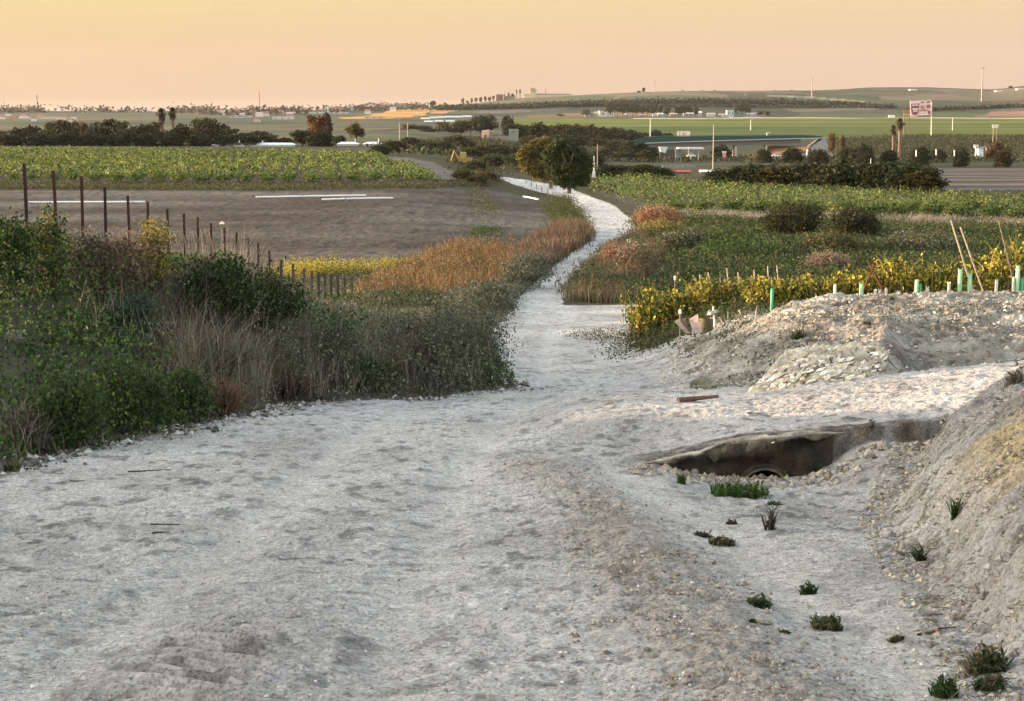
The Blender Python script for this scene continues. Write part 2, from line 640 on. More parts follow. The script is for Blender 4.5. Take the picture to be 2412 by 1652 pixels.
def build_ground():  # noqa
    s, ys = grid()
    Sg, Yg = np.meshgrid(s, ys)
    W = np.sqrt(np.maximum(Yg, 0) ** 2 + 16)
    X, Y = Sg * W, Yg
    Zm = HS(X, Y)
    ny, nx = X.shape
    wob = fbm(X * .9, Y * .9, 3, 21)
    wobL = fbm(X * .12, Y * .12, 3, 31)
    xd, yd = X + wob * .9, Y + fbm(X * .9, Y * .9, 3, 22) * 1.2
    xf, yf = X + wobL * 4 * ss(90, 200, Y), Y + fbm(X * .12, Y * .12, 3, 32) * 10 * ss(90, 200, Y)
    xdr = X + np.where(Y < 75, wob * .45, fbm(X * .2, Y * .05, 2, 23) * .9)
    road = inpoly(xdr, Y, ROAD) & (Y > 30)
    ex = np.interp(Y, _ey, _ex)
    near_left = (X < ex + wob * .5) & (Y < 67.5)
    mound = (ss(1500, 1900, 1206 + X / np.maximum(Y, 1) * 3960 + wob * 160) > .25) & (Y > 24.2 + wob * 1.2) & (Y < 55)
    right_scrub = (Y > 41) & (Y < 130) & (X > 0.6) & (X > (Y - 60) * .05) & ~road
    right_scrub &= (1206 + X / np.maximum(Y, 1) * 3960 + wob * 60 > 1500) | (Y > 66)
    near = (Y < 67) & ~near_left & ~mound & ~right_scrub
    fal = inpoly(X, yd, FALLOW) & ~road
    right_scrub &= ~fal
    vl, vr = inpoly(xf, yf, VINE_L), inpoly(X, Y + wob, VINE_R) & ~road
    side_ = inpoly(X + wobL * 4, Y, SIDETRACK)
    strp = inpoly(X, Y, STRIPES)
    esc = inpoly(X + wob * .35, Y + wob * .3, ESC)
    hw = (Y > HIWAY_Y[0]) & (Y < HIWAY_Y[1]) & (X > 150)
    # -------- small relief
    fade = 1 - ss(30, 75, Y)
    det = np.zeros_like(X)
    m1 = (Y < 80)
    x_, y_ = X[m1], Y[m1]
    clod = fbm(x_ * 3.2, y_ * 3.2, 4, 40)
    grit = fbm(x_ * 14, y_ * 14, 3, 44)
    lumps = np.abs(fbm(x_ * 6, y_ * 6, 3, 47))
    fx = FOOT(y_)
    rough_bank = ss(-0.3, .9, x_ - fx) * (1 - ss(15.8, 17.5, y_))
    rx = RIDGEX(y_)
    rough_ridge = np.exp(-((x_ - rx + .15) / .5) ** 2) * (1 - ss(17, 20, y_))
    rough_m = mound[m1].astype(float)
    amp = .05 + .17 * rough_bank + .05 * rough_ridge + .16 * rough_m
    rip = fbm(x_ * 2.2, y_ * 7.5, 3, 49) * .045 * (1 - rough_bank)
    dd = rip + clod * amp + grit * (.038 + .08 * rough_bank + .03 * rough_ridge + .04 * rough_m) + lumps * (.02 + .08 * rough_m + .05 * rough_bank)
    # tyre lugs, bottom left
    g0, g1 = (-1.62, 8.4), (-1.05, 8.1)
    lug = np.exp(-((x_ + 1.55) / .34) ** 4) * (1 - ss(8.9, 9.6, y_)) * ss(6, 7.4, y_)
    dd = dd * (1 - .6 * lug) + lug * .05 * np.sin((y_ + .45 * x_ + .04 * vn(x_ * 3, y_ * 3, 5)) * 2 * pi / .21)
    strip = np.exp(-((x_ - rx - .62) / .45) ** 2) * (1 - ss(16, 18, y_))
    dd = dd * (1 - .55 * strip)
    for k in (0, 1):
        dd = dd * (1 - .5 * np.exp(-((x_ - rut_x(y_, k)) / .24) ** 2))
    det[m1] = dd * fade[m1]
    # chalk face: ribs running down the slope
    r1 = np.abs(((X * 1.0 - (Y - 23) * 1.1) * 3.1 + fbm(X * 2, Y * 2, 3, 51) * 2.0) % 1 - .5) * 2
    ex_w = inpoly(X, Y, ESC)
    pp, qq = X - (Y - 23) * 1.05, X * .7 + Y
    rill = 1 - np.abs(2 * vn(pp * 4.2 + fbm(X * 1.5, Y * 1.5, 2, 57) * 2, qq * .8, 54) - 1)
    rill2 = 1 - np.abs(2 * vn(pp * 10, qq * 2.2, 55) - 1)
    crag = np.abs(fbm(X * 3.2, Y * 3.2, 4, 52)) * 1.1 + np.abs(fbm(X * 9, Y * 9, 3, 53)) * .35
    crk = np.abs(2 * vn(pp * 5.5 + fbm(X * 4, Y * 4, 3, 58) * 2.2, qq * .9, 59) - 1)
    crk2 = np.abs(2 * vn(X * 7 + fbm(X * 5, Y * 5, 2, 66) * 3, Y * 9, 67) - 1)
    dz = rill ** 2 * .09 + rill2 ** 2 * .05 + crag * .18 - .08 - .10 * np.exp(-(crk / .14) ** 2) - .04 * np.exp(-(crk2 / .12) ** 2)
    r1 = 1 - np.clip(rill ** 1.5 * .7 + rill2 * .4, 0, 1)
    from_edge = ss(22.6, 24.2, Y) * (1 - ss(25.2, 26.3, Y))
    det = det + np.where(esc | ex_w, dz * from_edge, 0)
    fm = fal & (Y > 70)
    det[fm] += fbm(X[fm] * 1.2, Y[fm] * 2.4, 4, 55) * .22
    Zf = Zm + det
    # -------- colours (albedo)
    C = np.zeros((ny, nx, 3))

    def put(mask, a, b, t):
        a, b = np.array(a), np.array(b)
        t = np.clip(t, 0, 1)[..., None]
        C[mask] = (a * (1 - t) + b * t)[mask]

    n1 = fbm(X * .5, Y * .35, 4, 60) * 1.6 + .5
    n2 = fbm(X * .02, Y * .02, 4, 61) * 1.8 + .5
    n3 = fbm(X * .004, Y * .012, 4, 62) * 1.8 + .5
    every = np.ones_like(X, bool)
    put(every, (.075, .08, .04), (.17, .15, .09), n1)                       # scrubby earth
    far = Y > 300
    put(far, (.07, .085, .04), (.15, .14, .08), n2)
    plain = (Y > 720) & (X > 0)
    put(plain, (.07, .11, .025), (.19, .20, .04), fbm(X * .002, Y * .012, 3, 63) * 3 + .5)
    plain2 = (Y > 450) & (Y <= 1000 + wobL * 60) & (X > 30)
    put(plain2, (.05, .06, .035), (.085, .09, .05), n2)
    lp = (Y > 700) & (X <= 0)
    put(lp, (.08, .095, .06), (.17, .15, .11), n2)
    hills = Y > 2180
    patch = fbm(X / 420 + 3, Y / 260, 3, 70)
    put(hills, (.055, .068, .045), (.19, .155, .11), patch * 3.6 + .5)
    up = 1206 + X / np.maximum(Y, 1) * 3960
    gx, gy = X / 170 + fbm(X / 300, Y / 300, 2, 71) * 2.5 + Y / 900, Y / 95 + fbm(X / 260, Y / 260, 2, 72) * 2.5
    cell = _h(np.floor(gx), np.floor(gy), 73)
    fpal = np.array([(.05, .07, .03), (.10, .12, .045), (.19, .15, .10), (.09, .085, .06), (.045, .055, .035), (.15, .13, .07), (.07, .10, .04)])
    fields = fpal[(cell * 6.99).astype(int)]
    fm_ = (hills | ((Y > 620) & (X <= 0) & (Y < 2200)))
    C[fm_] = C[fm_] * .35 + fields[fm_] * .75
    lf = hills & (up < 1000)
    C[lf] = C[lf] * .6 + np.array((.10, .09, .09)) * .5
    hf = Y > 2180
    for poly, c in (([(790, 285), (900, 262), (1000, 255), (1010, 262), (960, 280), (880, 288)], (.62, .33, .10)),
                    ([(1010, 262), (1080, 247), (1100, 250), (1030, 270)], (.50, .26, .10)),
                    ([(1130, 262), (1330, 257), (1330, 272), (1130, 280)], (.15, .13, .12)),
                    ([(1230, 268), (1560, 262), (1560, 274), (1230, 278)], (.26, .16, .09)),
                    ([(1010, 268), (1400, 252), (1900, 245), (1900, 251), (1400, 262), (1060, 275)], (.07, .075, .05)),
                    ([(1750, 223), (1900, 228), (2040, 240), (2040, 243), (1900, 232)], (.32, .29, .2)),
                    ([(2330, 264), (2800, 255), (2800, 276), (2280, 276)], (.30, .17, .11)),
                    ([(0, 276), (140, 276), (140, 281), (0, 281)], (.3, .25, .2))):
        w = wpoly(poly, 1500)
        mk = inpoly(X + patch * 60, Y + patch * 60, w)
        C[mk] = np.array(c) * (1 + .5 * (n3[mk][:, None] - .5))
    put(fal, (.12, .098, .082), (.235, .215, .19), fbm(X * .06, Y * .12, 4, 64) * 2.6 + .45)
    put(side_, (.22, .19, .17), (.34, .30, .27), n1)
    put(vl, (.10, .085, .055), (.16, .13, .08), n1)
    put(vr, (.13, .12, .08), (.2, .18, .13), n1)
    put(strp, (.13, .11, .10), (.32, .29, .27), (np.sin((Y - .04 * X) * 2 * pi / 17) * .5 + .5) ** 3 + wobL * .3)
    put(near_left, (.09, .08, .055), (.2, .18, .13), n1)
    put(right_scrub, (.10, .09, .05), (.2, .16, .10), n1)
    # chalky foreground
    f1 = fbm(X * .8, Y * .55, 5, 80) * 1.1 + .68
    put(near | road, (.31, .303, .29), (.64, .635, .62), f1 + fbm(X * 4, Y * 3, 4, 77) * .85)
    spk = ss(.05, .24, fbm(X * 7, Y * 5, 3, 89)) * (near | road)
    C[:] = C * (1 - .5 * spk[..., None])
    for k in (0, 1):
        rt_ = (np.exp(-((X - rut_x(Y, k)) / .34) ** 2) * near * (.6 + fbm(X * 2, Y * 1.2, 3, 90 + k)) * .5)[..., None]
        C[:] = C * (1 - rt_) + np.array((.66, .66, .64)) * rt_
    rxf = RIDGEX(np.clip(Y, -60, 18))
    rid = np.exp(-((X - rxf + .12) / .42) ** 2) * (1 - ss(16.5, 19, Y)) * near
    rid = np.clip(rid * (1.0 + fbm(X * 3, Y * 3, 3, 81) * 1.8), 0, 1)[..., None]
    C[:] = C * (1 - rid * .55) + np.array((.40, .34, .27)) * rid * .55
    stp = np.exp(-((X - rxf - .66) / .42) ** 2) * (1 - ss(16.5, 18, Y)) * near
    stp = np.clip(stp * (.8 + fbm(X * 2, Y * 2, 3, 82) * 2), 0, 1)[..., None]
    C[:] = C * (1 - stp * .7) + np.array((.70, .70, .66)) * stp * .7
    bk = ss(-.1, 2.0, X - FOOT(np.clip(Y, -60, 30)) + wob * .8) * (1 - ss(17.5, 19.5, Y)) * (Y > -50)
    bk = np.clip(bk, 0, 1)[..., None] * .85
    cc = np.array((.19, .165, .135)) + (np.array((.50, .465, .40)) - np.array((.19, .165, .135))) * np.clip(fbm(X * 1.6, Y * 1.6, 4, 83) * 2.4 + .4, 0, 1)[..., None]
    C[:] = C * (1 - bk) + cc * bk
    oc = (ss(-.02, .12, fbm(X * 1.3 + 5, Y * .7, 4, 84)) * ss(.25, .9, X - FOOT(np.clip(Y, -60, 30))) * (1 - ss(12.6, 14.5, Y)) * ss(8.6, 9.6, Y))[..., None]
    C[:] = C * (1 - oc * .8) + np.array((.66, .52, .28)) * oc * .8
    cut = ss(17.55, 17.7, Y) * (1 - ss(17.95, 18.1, Y)) * ss(1.1, 1.5, X) * (1 - ss(4.4, 4.8, X)) * np.clip(.8 + fbm(X * 5, Y * 5, 3, 97) * 1.2, 0, 1)
    C[:] = C * (1 - cut[..., None]) + np.array((.15, .125, .095)) * cut[..., None]
    put(mound, (.19, .17, .14), (.42, .40, .35), fbm(X * 1.1, Y * 1.1, 4, 85) * 2.2 + .5)
    put(esc, (.34, .26, .17), (.88, .79, .62), (1.1 - r1 * .5 - .9 * np.exp(-(crk / .17) ** 2) - .5 * np.exp(-(crk2 / .12) ** 2)) + fbm(X * 4, Y * 4, 2, 86))  # cracks darkened: crevice dirt plus crease shade put into the albedo
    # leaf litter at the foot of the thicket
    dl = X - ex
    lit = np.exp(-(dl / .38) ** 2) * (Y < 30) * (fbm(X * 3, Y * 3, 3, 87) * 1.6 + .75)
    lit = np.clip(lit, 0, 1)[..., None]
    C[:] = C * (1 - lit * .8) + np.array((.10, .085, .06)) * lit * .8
    C[hw] = (.62, .52, .42)
    soil = ~(near | road | mound | esc | hw)
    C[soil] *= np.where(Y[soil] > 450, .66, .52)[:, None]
    greeny = ss(.12, .3, fbm(X * .7, Y * .7, 3, 88)) * mound * (up < 1900) * ~esc
    C[:] = C * (1 - greeny[..., None] * .7) + np.array((.09, .10, .04)) * greeny[..., None] * .7
    # -------- regions per face
    reg = np.zeros((ny, nx), int)
    reg[road | (near & (Y > -60))] = 1
    reg[fal] = 2
    reg[side_] = 3
    reg[vl | vr] = 4
    reg[strp] = 5
    reg[esc] = 6
    reg[hw] = 7
    reg[hf] = 8
    reg[(Y > 560) & ~hw & ~hf] = 9
    fr = reg[:-1, :-1]
    hole = (np.abs(X[:-1, :-1] - 2.67) < .26) & (Y[:-1, :-1] > 17.5) & (Y[:-1, :-1] < 17.98) & (Zf[:-1, :-1] < -3.62)
    idx = np.arange(ny * nx).reshape(ny, nx)
    Q = np.stack([idx[:-1, :-1], idx[:-1, 1:], idx[1:, 1:], idx[1:, :-1]], -1)
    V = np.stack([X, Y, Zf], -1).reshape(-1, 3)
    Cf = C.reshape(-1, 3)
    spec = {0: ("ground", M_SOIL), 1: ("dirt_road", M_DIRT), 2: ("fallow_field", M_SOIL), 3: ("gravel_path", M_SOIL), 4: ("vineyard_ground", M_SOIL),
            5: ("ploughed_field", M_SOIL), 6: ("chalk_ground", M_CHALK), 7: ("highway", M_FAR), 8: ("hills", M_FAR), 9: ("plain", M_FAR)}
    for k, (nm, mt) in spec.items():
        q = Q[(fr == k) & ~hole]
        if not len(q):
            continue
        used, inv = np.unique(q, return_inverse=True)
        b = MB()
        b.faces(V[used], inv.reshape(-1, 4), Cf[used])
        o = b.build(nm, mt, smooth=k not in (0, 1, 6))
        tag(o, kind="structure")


build_ground()

# ------------------------------------------------------------------ foliage tools
def unit(n, rng=RNG):
    a = rng.normal(size=(n, 3))
    return a / (np.linalg.norm(a, axis=1, keepdims=True) + 1e-9)


LEAFK = .66


def pick(n, cols, w=None, jit=.18, rng=RNG):
    cols = np.array(cols, float)
    w = None if w is None else np.array(w, float) / sum(w)
    c = cols[rng.choice(len(cols), n, p=w)]
    return c * LEAFK * (1 + rng.uniform(-jit, jit, (n, 1))) * (1 + rng.uniform(-.06, .06, (n, 3)))


def leafq(mb, P, size, asp, C, up=.0, rng=RNG):
    n = len(P)
    a = unit(n, rng)
    a[:, 2] += up
    a /= np.linalg.norm(a, axis=1, keepdims=True) + 1e-9
    b = np.cross(a, unit(n, rng))
    b /= np.linalg.norm(b, axis=1, keepdims=True) + 1e-9
    s = (np.broadcast_to(size, (n,)) * rng.uniform(.6, 1.4, n))[:, None]
    mb.quads(np.stack([P - a * s / 2, P + b * s * asp / 2 + a * s * .08, P + a * s / 2, P - b * s * asp / 2 + a * s * .08], 1), C)


def blades(mb, P, h, w, lean, C, rng=RNG, droop=.25):
    n = len(P)
    h = np.broadcast_to(h, (n,)) * rng.uniform(.6, 1.25, n)
    ang = rng.uniform(0, 2 * pi, n)
    ln = np.broadcast_to(lean, (n,)) * rng.uniform(.1, 1, n)
    dx, dy = np.cos(ang) * ln, np.sin(ang) * ln
    P = np.asarray(P, float)
    mid = P + np.stack([dx * h * .45, dy * h * .45, h * .6], 1)
    tip = P + np.stack([dx * h * (1 + droop), dy * h * (1 + droop), h * (1 - droop * ln)], 1)
    ba = rng.uniform(0, pi, n)
    b = np.stack([np.cos(ba), np.sin(ba), np.zeros(n)], 1) * (np.broadcast_to(w, (n,))[:, None]) / 2
    mb.quads(np.stack([P - b, P + b, mid + b * .75, mid - b * .75], 1), C)
    mb.quads(np.stack([mid - b * .75, mid + b * .75, tip + b * .15, tip - b * .15], 1), C)


def clumped(mb, cen, rad, nc, per, cr, size, asp, cols, w=None, lo=.45, up=0., bot=-.6, var=.3, rng=RNG):
    """leaf clumps through the outer part of an ellipsoid; each clump has its own tone"""
    d = unit(nc * 3, rng)
    d = d[d[:, 2] > bot][:nc]
    nc = len(d)
    r = rng.uniform(lo, 1.0, nc) ** .7
    cc = np.array(cen) + d * np.array(rad) * r[:, None]
    k = np.repeat(np.arange(nc), per)
    P = cc[k] + rng.normal(size=(nc * per, 3)) * cr * np.array([1, 1, .75])
    tone = rng.uniform(1 - var, 1 + var, nc)[k][:, None]
    leafq(mb, P, size, asp, pick(len(P), cols, w, rng=rng) * tone, up, rng)


def limbs(mb, h, spread, r, n, z0=.35, col=(.10, .08, .06), rng=random):
    mb.tube([(0, 0, -.15), (rng.uniform(-.03, .03), rng.uniform(-.03, .03), h * .4), (rng.uniform(-.08, .08), rng.uniform(-.08, .08), h * .85)], [r, r * .75, r * .35], col, 7)
    for i in range(n):
        a = 2 * pi * i / n + rng.uniform(-.4, .4)
        s = spread * rng.uniform(.5, .95)
        z = h * rng.uniform(z0, .7)
        mb.tube([(0, 0, z), (cos(a) * s * .5, sin(a) * s * .5, z + h * .18), (cos(a) * s, sin(a) * s, z + h * rng.uniform(.25, .45))], [r * .5, r * .35, r * .12], col, 5)


DKG = [(.024, .038, .013), (.038, .05, .018), (.065, .055, .022), (.016, .026, .011)]
OLV = [(.06, .075, .028), (.09, .095, .04), (.13, .11, .05), (.04, .05, .02)]
PROTO = {}


def proto(kind, variants, fn):
    PROTO[kind] = []
    for i in range(variants):
        e = bpy.data.objects.new("proto", None)
        link(e)
        fn(e, i)
        PROTO[kind].append(e)


def p_round(e, i):
    r = np.random.default_rng(100 + i)
    t = MB()
    limbs(t, 1.5, .7, .07, 6)
    t.build("trunk", M_WOOD, e, True)
    m = MB()
    clumped(m, (0, 0, 1.12), (.9, .9, .82), 90, 14, .13, .20, .6, DKG, rng=r, bot=-.8)
    clumped(m, (.35 * (-1) ** i, .1, .75), (.6, .6, .5), 30, 14, .12, .20, .6, DKG, rng=r)
    m.build("crown", M_LEAF, e)


def p_tall(e, i):
    r = np.random.default_rng(140 + i)
    t = MB()
    limbs(t, 1.7, .5, .06, 7)
    t.build("trunk", M_WOOD, e, True)
    m = MB()
    for k in range(7):
        a = r.uniform(0, 2 * pi)
        clumped(m, (cos(a) * .42, sin(a) * .42, r.uniform(.8, 1.7)), (.4, .4, .3), 18, 12, .09, .17, .55, OLV, rng=r, bot=-.9)
    m.build("crown", M_LEAF, e)


def p_bush(e, i):
    r = np.random.default_rng(180 + i)
    t = MB()
    for k in range(7):
        a = k * .9 + i
        t.tube([(0, 0, -.1), (cos(a) * .3, sin(a) * .3, .5), (cos(a) * .6, sin(a) * .6, 1.1)], [.05, .035, .01], (.10, .08, .06), 5)
    t.build("stem", M_WOOD, e, True)
    m = MB()
    clumped(m, (0, 0, .75), (.95, .95, 1.15), 190, 14, .14, .17, .6, DKG, rng=r, bot=-.75)
    m.build("foliage", M_LEAF, e)


def p_cypress(e, i):
    r = np.random.default_rng(220 + i)
    t = MB()
    t.tube([(0, 0, -.1), (0, 0, .5), (0, 0, 1.4)], [.12, .1, .04], (.1, .08, .06), 6)
    t.build("trunk", M_WOOD, e, True)
    m = MB()
    clumped(m, (0, 0, 1.15), (.8, .8, .85), 60, 10, .12, .22, .6, DKG, rng=r, bot=-1)
    m.build("crown", M_LEAF, e)


def p_palm(e, i):
    r = np.random.default_rng(260 + i)
    t = MB()
    t.tube([(0, 0, -.1), (.02, 0, .8), (0, .02, 1.65)], [.16, .13, .12], (.13, .10, .075), 8)
    t.build("trunk", M_WOOD, e, True)
    m = MB()
    n = 46
    el = np.concatenate([r.uniform(-.1, 1.3, n), r.uniform(-1.3, -.3, 40)])
    az = r.uniform(0, 2 * pi, len(el))
    dead = np.arange(len(el)) >= n
    for k in range(len(el)):
        L = r.uniform(.75, 1.0) if not dead[k] else r.uniform(.35, .6)
        d = np.array([cos(az[k]) * cos(el[k]), sin(az[k]) * cos(el[k]), sin(el[k])])
        s = np.array([-sin(az[k]), cos(az[k]), 0]) * .12
        b = np.array([0, 0, 1.66])
        p1, p2 = b + d * L * .55, b + d * L + np.array([0, 0, -.25 * L])
        c = np.array([[.14, .10, .06]]) if dead[k] else pick(1, [(.06, .075, .03), (.09, .09, .04)], rng=r)
        m.quads(np.array([[b - s * .2, b + s * .2, p1 + s, p1 - s]]), c)
        m.quads(np.array([[p1 - s, p1 + s, p2 + s * .2, p2 - s * .2]]), c)
    m.build("crown", M_LEAF, e)


def p_vine(e, i):
    r = np.random.default_rng(300 + i)
    t = MB()
    t.tube([(0, 0, -.1), (.04, .02, .25), (-.02, 0, .5)], [.05, .04, .03], (.12, .09, .06), 6)
    t.build("trunk", M_WOOD, e, True)
    m = MB()
    clumped(m, (0, 0, .6), (.55, .55, .38), 26, 6, .12, .17, .85, VGRN, rng=r, bot=-.7)
    blades(m, np.c_[r.normal(0, .2, (8, 2)), np.full(8, .6)], .6, .05, .8, pick(8, VGRN, rng=r), rng=r)
    m.build("foliage", M_LEAF, e)


VGRN = [(.095, .16, .033), (.155, .21, .05), (.04, .07, .02), (.25, .26, .08), (.12, .17, .045)]
proto("round", 4, p_round)
proto("tall", 3, p_tall)
proto("bush", 4, p_bush)
proto("cypress", 2, p_cypress)
proto("palm", 2, p_palm)
proto("vine", 5, p_vine)
ORD = ("first second third fourth fifth sixth seventh eighth ninth tenth eleventh twelfth thirteenth fourteenth fifteenth sixteenth seventeenth eighteenth "
       "nineteenth twentieth").split()


def ordw(i):
    if i < 20:
        return ORD[i]
    t, u = divmod(i + 1, 10)
    tens = ["", "", "twenty", "thirty", "forty", "fifty", "sixty", "seventy", "eighty", "ninety"]
    return {20: "", 30: "thirtieth", 40: "fortieth", 50: "fiftieth"}.get(i + 1, None) or (tens[t] + "-" + ORD[u - 1])


def plant(kind, name, label, cat, pos, w, h, group=None, tint=(1, 1, 1), k=None, rz=None, lean=0):
    src = PROTO[kind][(k if k is not None else random.randrange(99)) % len(PROTO[kind])]
    c = copy_tree(src)
    c.name = name
    tag(c, label, cat, group)
    c.location = pos
    c.scale = (w / 2, w / 2, h / 2)
    c.rotation_euler = (lean, 0, rz if rz is not None else random.uniform(0, 6.28))
    for ch in c.children:
        if ch.name.startswith(("crown", "foliage")):
            ch.color = (*tint, 1)
    return c


def plant_px(kind, name, label, cat, u, vtop, wpx, Y=None, vb=None, group=None, tint=(1, 1, 1), k=None, ymin=60):
    p = onland(u, Y) if Y else G(u, vb, ymin)
    p.z -= .15
    h = T(vtop) * p.y - p.z
    w = wpx * p.y / F
    return plant(kind, name, label, cat, p, w, max(h, .3), group, tint, k)


def palm(u, vtop, wpx, Y, label, seed, red=0.0):
    g = onland(u, Y)
    s = Y / F
    h = T(vtop) * Y - g.z
    R = wpx * s * .62
    r = np.random.default_rng(600 + seed)
    e = thing("palm_tree", label, "palm", g)
    hz = h - R * .75
    t = MB()
    t.tube([(0, 0, -.3), (.1, 0, hz * .5), (0, 0, hz)], [R * .30, R * .24, R * .28], (.16, .11, .08), 9)
    t.build("trunk", M_WOOD, e, True)
    m = MB()
    n = 90
    el = np.concatenate([r.uniform(-.4, 1.4, n), r.uniform(-1.45, -.7, 70)])
    az = r.uniform(0, 2 * pi, len(el))
    for k in range(len(el)):
        dead = k >= n
        L = R * (r.uniform(.8, 1.05) if not dead else r.uniform(.5, 1.3))
        d = np.array([cos(az[k]) * cos(el[k]), sin(az[k]) * cos(el[k]), sin(el[k])])
        sd = np.array([-sin(az[k]), cos(az[k]), 0]) * R * .16
        b = np.array([0, 0, hz]) + d * R * .1
        p1, p2 = b + d * L * .6, b + d * L + np.array([0, 0, -.22 * L])
        c = pick(1, [(.13, .085, .05), (.10, .07, .045)] if dead or r.uniform() < red * .7 else [(.055, .065, .03), (.085, .08, .04)], rng=r)
        m.quads(np.array([[b - sd * .2, b + sd * .2, p1 + sd, p1 - sd]]), c)
        m.quads(np.array([[p1 - sd, p1 + sd, p2 + sd * .2, p2 - sd * .2]]), c)
    m.build("crown", M_LEAF, e)


# ------------------------------------------------------------------ tree line behind the left vineyard
row = [(-20, 312, 60), (14, 308, 60), (45, 300, 52), (78, 296, 55), (112, 289, 50), (148, 283, 46), (180, 285, 42), (205, 290, 40), (232, 287, 44), (262, 281, 50),
       (292, 286, 46), (318, 297, 40), (345, 291, 44), (368, 287, 36), (398, 306, 40), (428, 292, 44), (462, 281, 48), (492, 279, 50), (522, 290, 46), (548, 303, 40),
       (580, 312, 46), (612, 309, 52), (640, 318, 44), (668, 324, 40)]
for i, (u, v, w) in enumerate(row):
    plant_px("tall" if i % 3 == 1 else "round", "tree", "%s tree from the left in the dark row behind the left vineyard" % ordw(i), "tree", u, v, w * 1.15,
             Y=436 + (i * 37 % 23) - (0 if u < 560 else -14), group="dark trees behind the left vineyard", tint=random.choice([(1, 1, .9), (1.2, .95, .8), (.8, .85, .8), (1.4, 1.0, .7)]), k=i)
for i, (u, v, w) in enumerate([(22, 326, 66), (88, 322, 70), (150, 320, 66), (215, 322, 70), (280, 320, 66), (345, 322, 66), (405, 324, 60), (470, 322, 60), (530, 325, 60), (590, 328, 50)]):
    plant_px("bush", "bush", "%s low bush from the left below the dark tree row" % ordw(i), "bush", u, v - 10, w,
             Y=426, group="low bushes at the foot of the dark tree row", tint=(.8, .8, .8), k=i)
for i, (u, v, lb) in enumerate([(382, 255, "tall palm, broader of the two palms above the dark tree row"), (408, 254, "tall palm, slimmer and right of the two palms above the dark tree row")]):
    palm(u, v, 25 if i == 0 else 21, 462, lb, i)
for i, (k, u, v, w, Y, nm, lb, tn) in enumerate([
        ("round", 712, 305, 62, 430, "tree", "dark round tree at the right end of the white greenhouse", (.8, .9, .7)),
        ("bush", 755, 308, 70, 424, "tree", "dark bushy tree below the rust coloured tree", (.8, .85, .7)),
        ("tall", 752, 270, 88, 470, "tree", "tall rust coloured tree with bare patches behind the dark bushes", (2.3, 1.0, .9)),
        ("tall", 838, 287, 56, 500, "tree", "thin brown tree standing alone left of the middle", (1.3, .95, .85)),
        ("bush", 800, 318, 30, 480, "bush", "small brown bush between the rust tree and the lone brown tree", (1.3, 1, .8)),
        ("round", 770, 266, 26, 520, "tree", "small dark crown behind the top of the rust tree", (1, .8, .8))]):
    plant_px(k, nm, lb, "tree" if nm == "tree" else "bush", u, v, w, Y=Y, tint=tn, k=i)

# ------------------------------------------------------------------ trees of the middle distance
mid = [("round", 905, 322, 50), ("round", 935, 305, 46), ("tall", 962, 290, 50), ("round", 990, 293, 52), ("round", 1018, 300, 48), ("tall", 1042, 284, 46), ("round", 1062, 292, 40),
       ("round", 1085, 282, 44), ("tall", 1108, 276, 44), ("round", 1134, 270, 46), ("tall", 1160, 268, 44), ("round", 1196, 268, 27), ("round", 1212, 287, 46), ("round", 1240, 292, 42),
       ("round", 1270, 284, 46), ("tall", 1298, 290, 44), ("round", 1326, 288, 50), ("round", 1356, 290, 44), ("round", 1388, 290, 52), ("round", 1420, 297, 46), ("round", 1450, 296, 44),
       ("round", 1482, 303, 44), ("round", 1512, 308, 40), ("round", 1545, 303, 30), ("round", 1572, 309, 26)]
for i, (k, u, v, w) in enumerate(mid):
    plant_px(k, "tree", "%s tree from the left in the green belt behind the ruin" % ordw(i), "tree", u, v + 3, w * 1.2, Y=860 + (i * 53 % 90),
             group="trees of the green belt", tint=random.choice([(1.2, 1.15, 1.2), (1.6, 1.2, 1), (1, 1.05, 1.1), (1.3, 1.25, 1.2)]), k=i)  # tints lightened: haze over the belt put into the crown colour
mid2 = [(895, 340, 46, 400), (930, 330, 60, 430), (968, 322, 60, 470), (1002, 332, 56, 400), (1040, 333, 60, 430), (1075, 318, 60, 500), (1098, 328, 50, 520), (1110, 345, 56, 380), (1130, 342, 40, 420), (1174, 338, 58, 440),
        (1215, 342, 42, 430), (1250, 318, 50, 540), (1290, 315, 54, 560), (1330, 314, 54, 560), (1372, 318, 50, 560), (1410, 322, 50, 560), (1446, 330, 50, 520), (1480, 338, 50, 500), (1520, 352, 44, 470), (1420, 348, 60, 430), (1466, 356, 60, 420),
        (1360, 350, 50, 430), (1400, 362, 46, 400), (1235, 372, 40, 330), (1200, 368, 44, 320), (1160, 366, 50, 330), (1120, 378, 50, 290), (1090, 398, 46, 270), (1150, 402, 60, 262), (1120, 412, 50, 250), (1075, 422, 50, 232), (1030, 428, 60, 222), (980, 430, 50, 216)]
for i, (u, v, w, Y) in enumerate(sorted(mid2)):
    gold = i in (3, 9, 15, 21)
    plant_px("bush", "bush", "%s bush from the left in the scrub before the ruin" % ordw(i), "bush", u, v, w * 1.05, vb=v + 24 + (i % 3) * 3, ymin=200,
             group="bushes of the middle scrub", tint=(2.2, 1.5, .9) if gold else random.choice([(1.3, 1.25, 1), (1.0, 1.0, .9), (1.7, 1.4, 1.1)]), k=i)

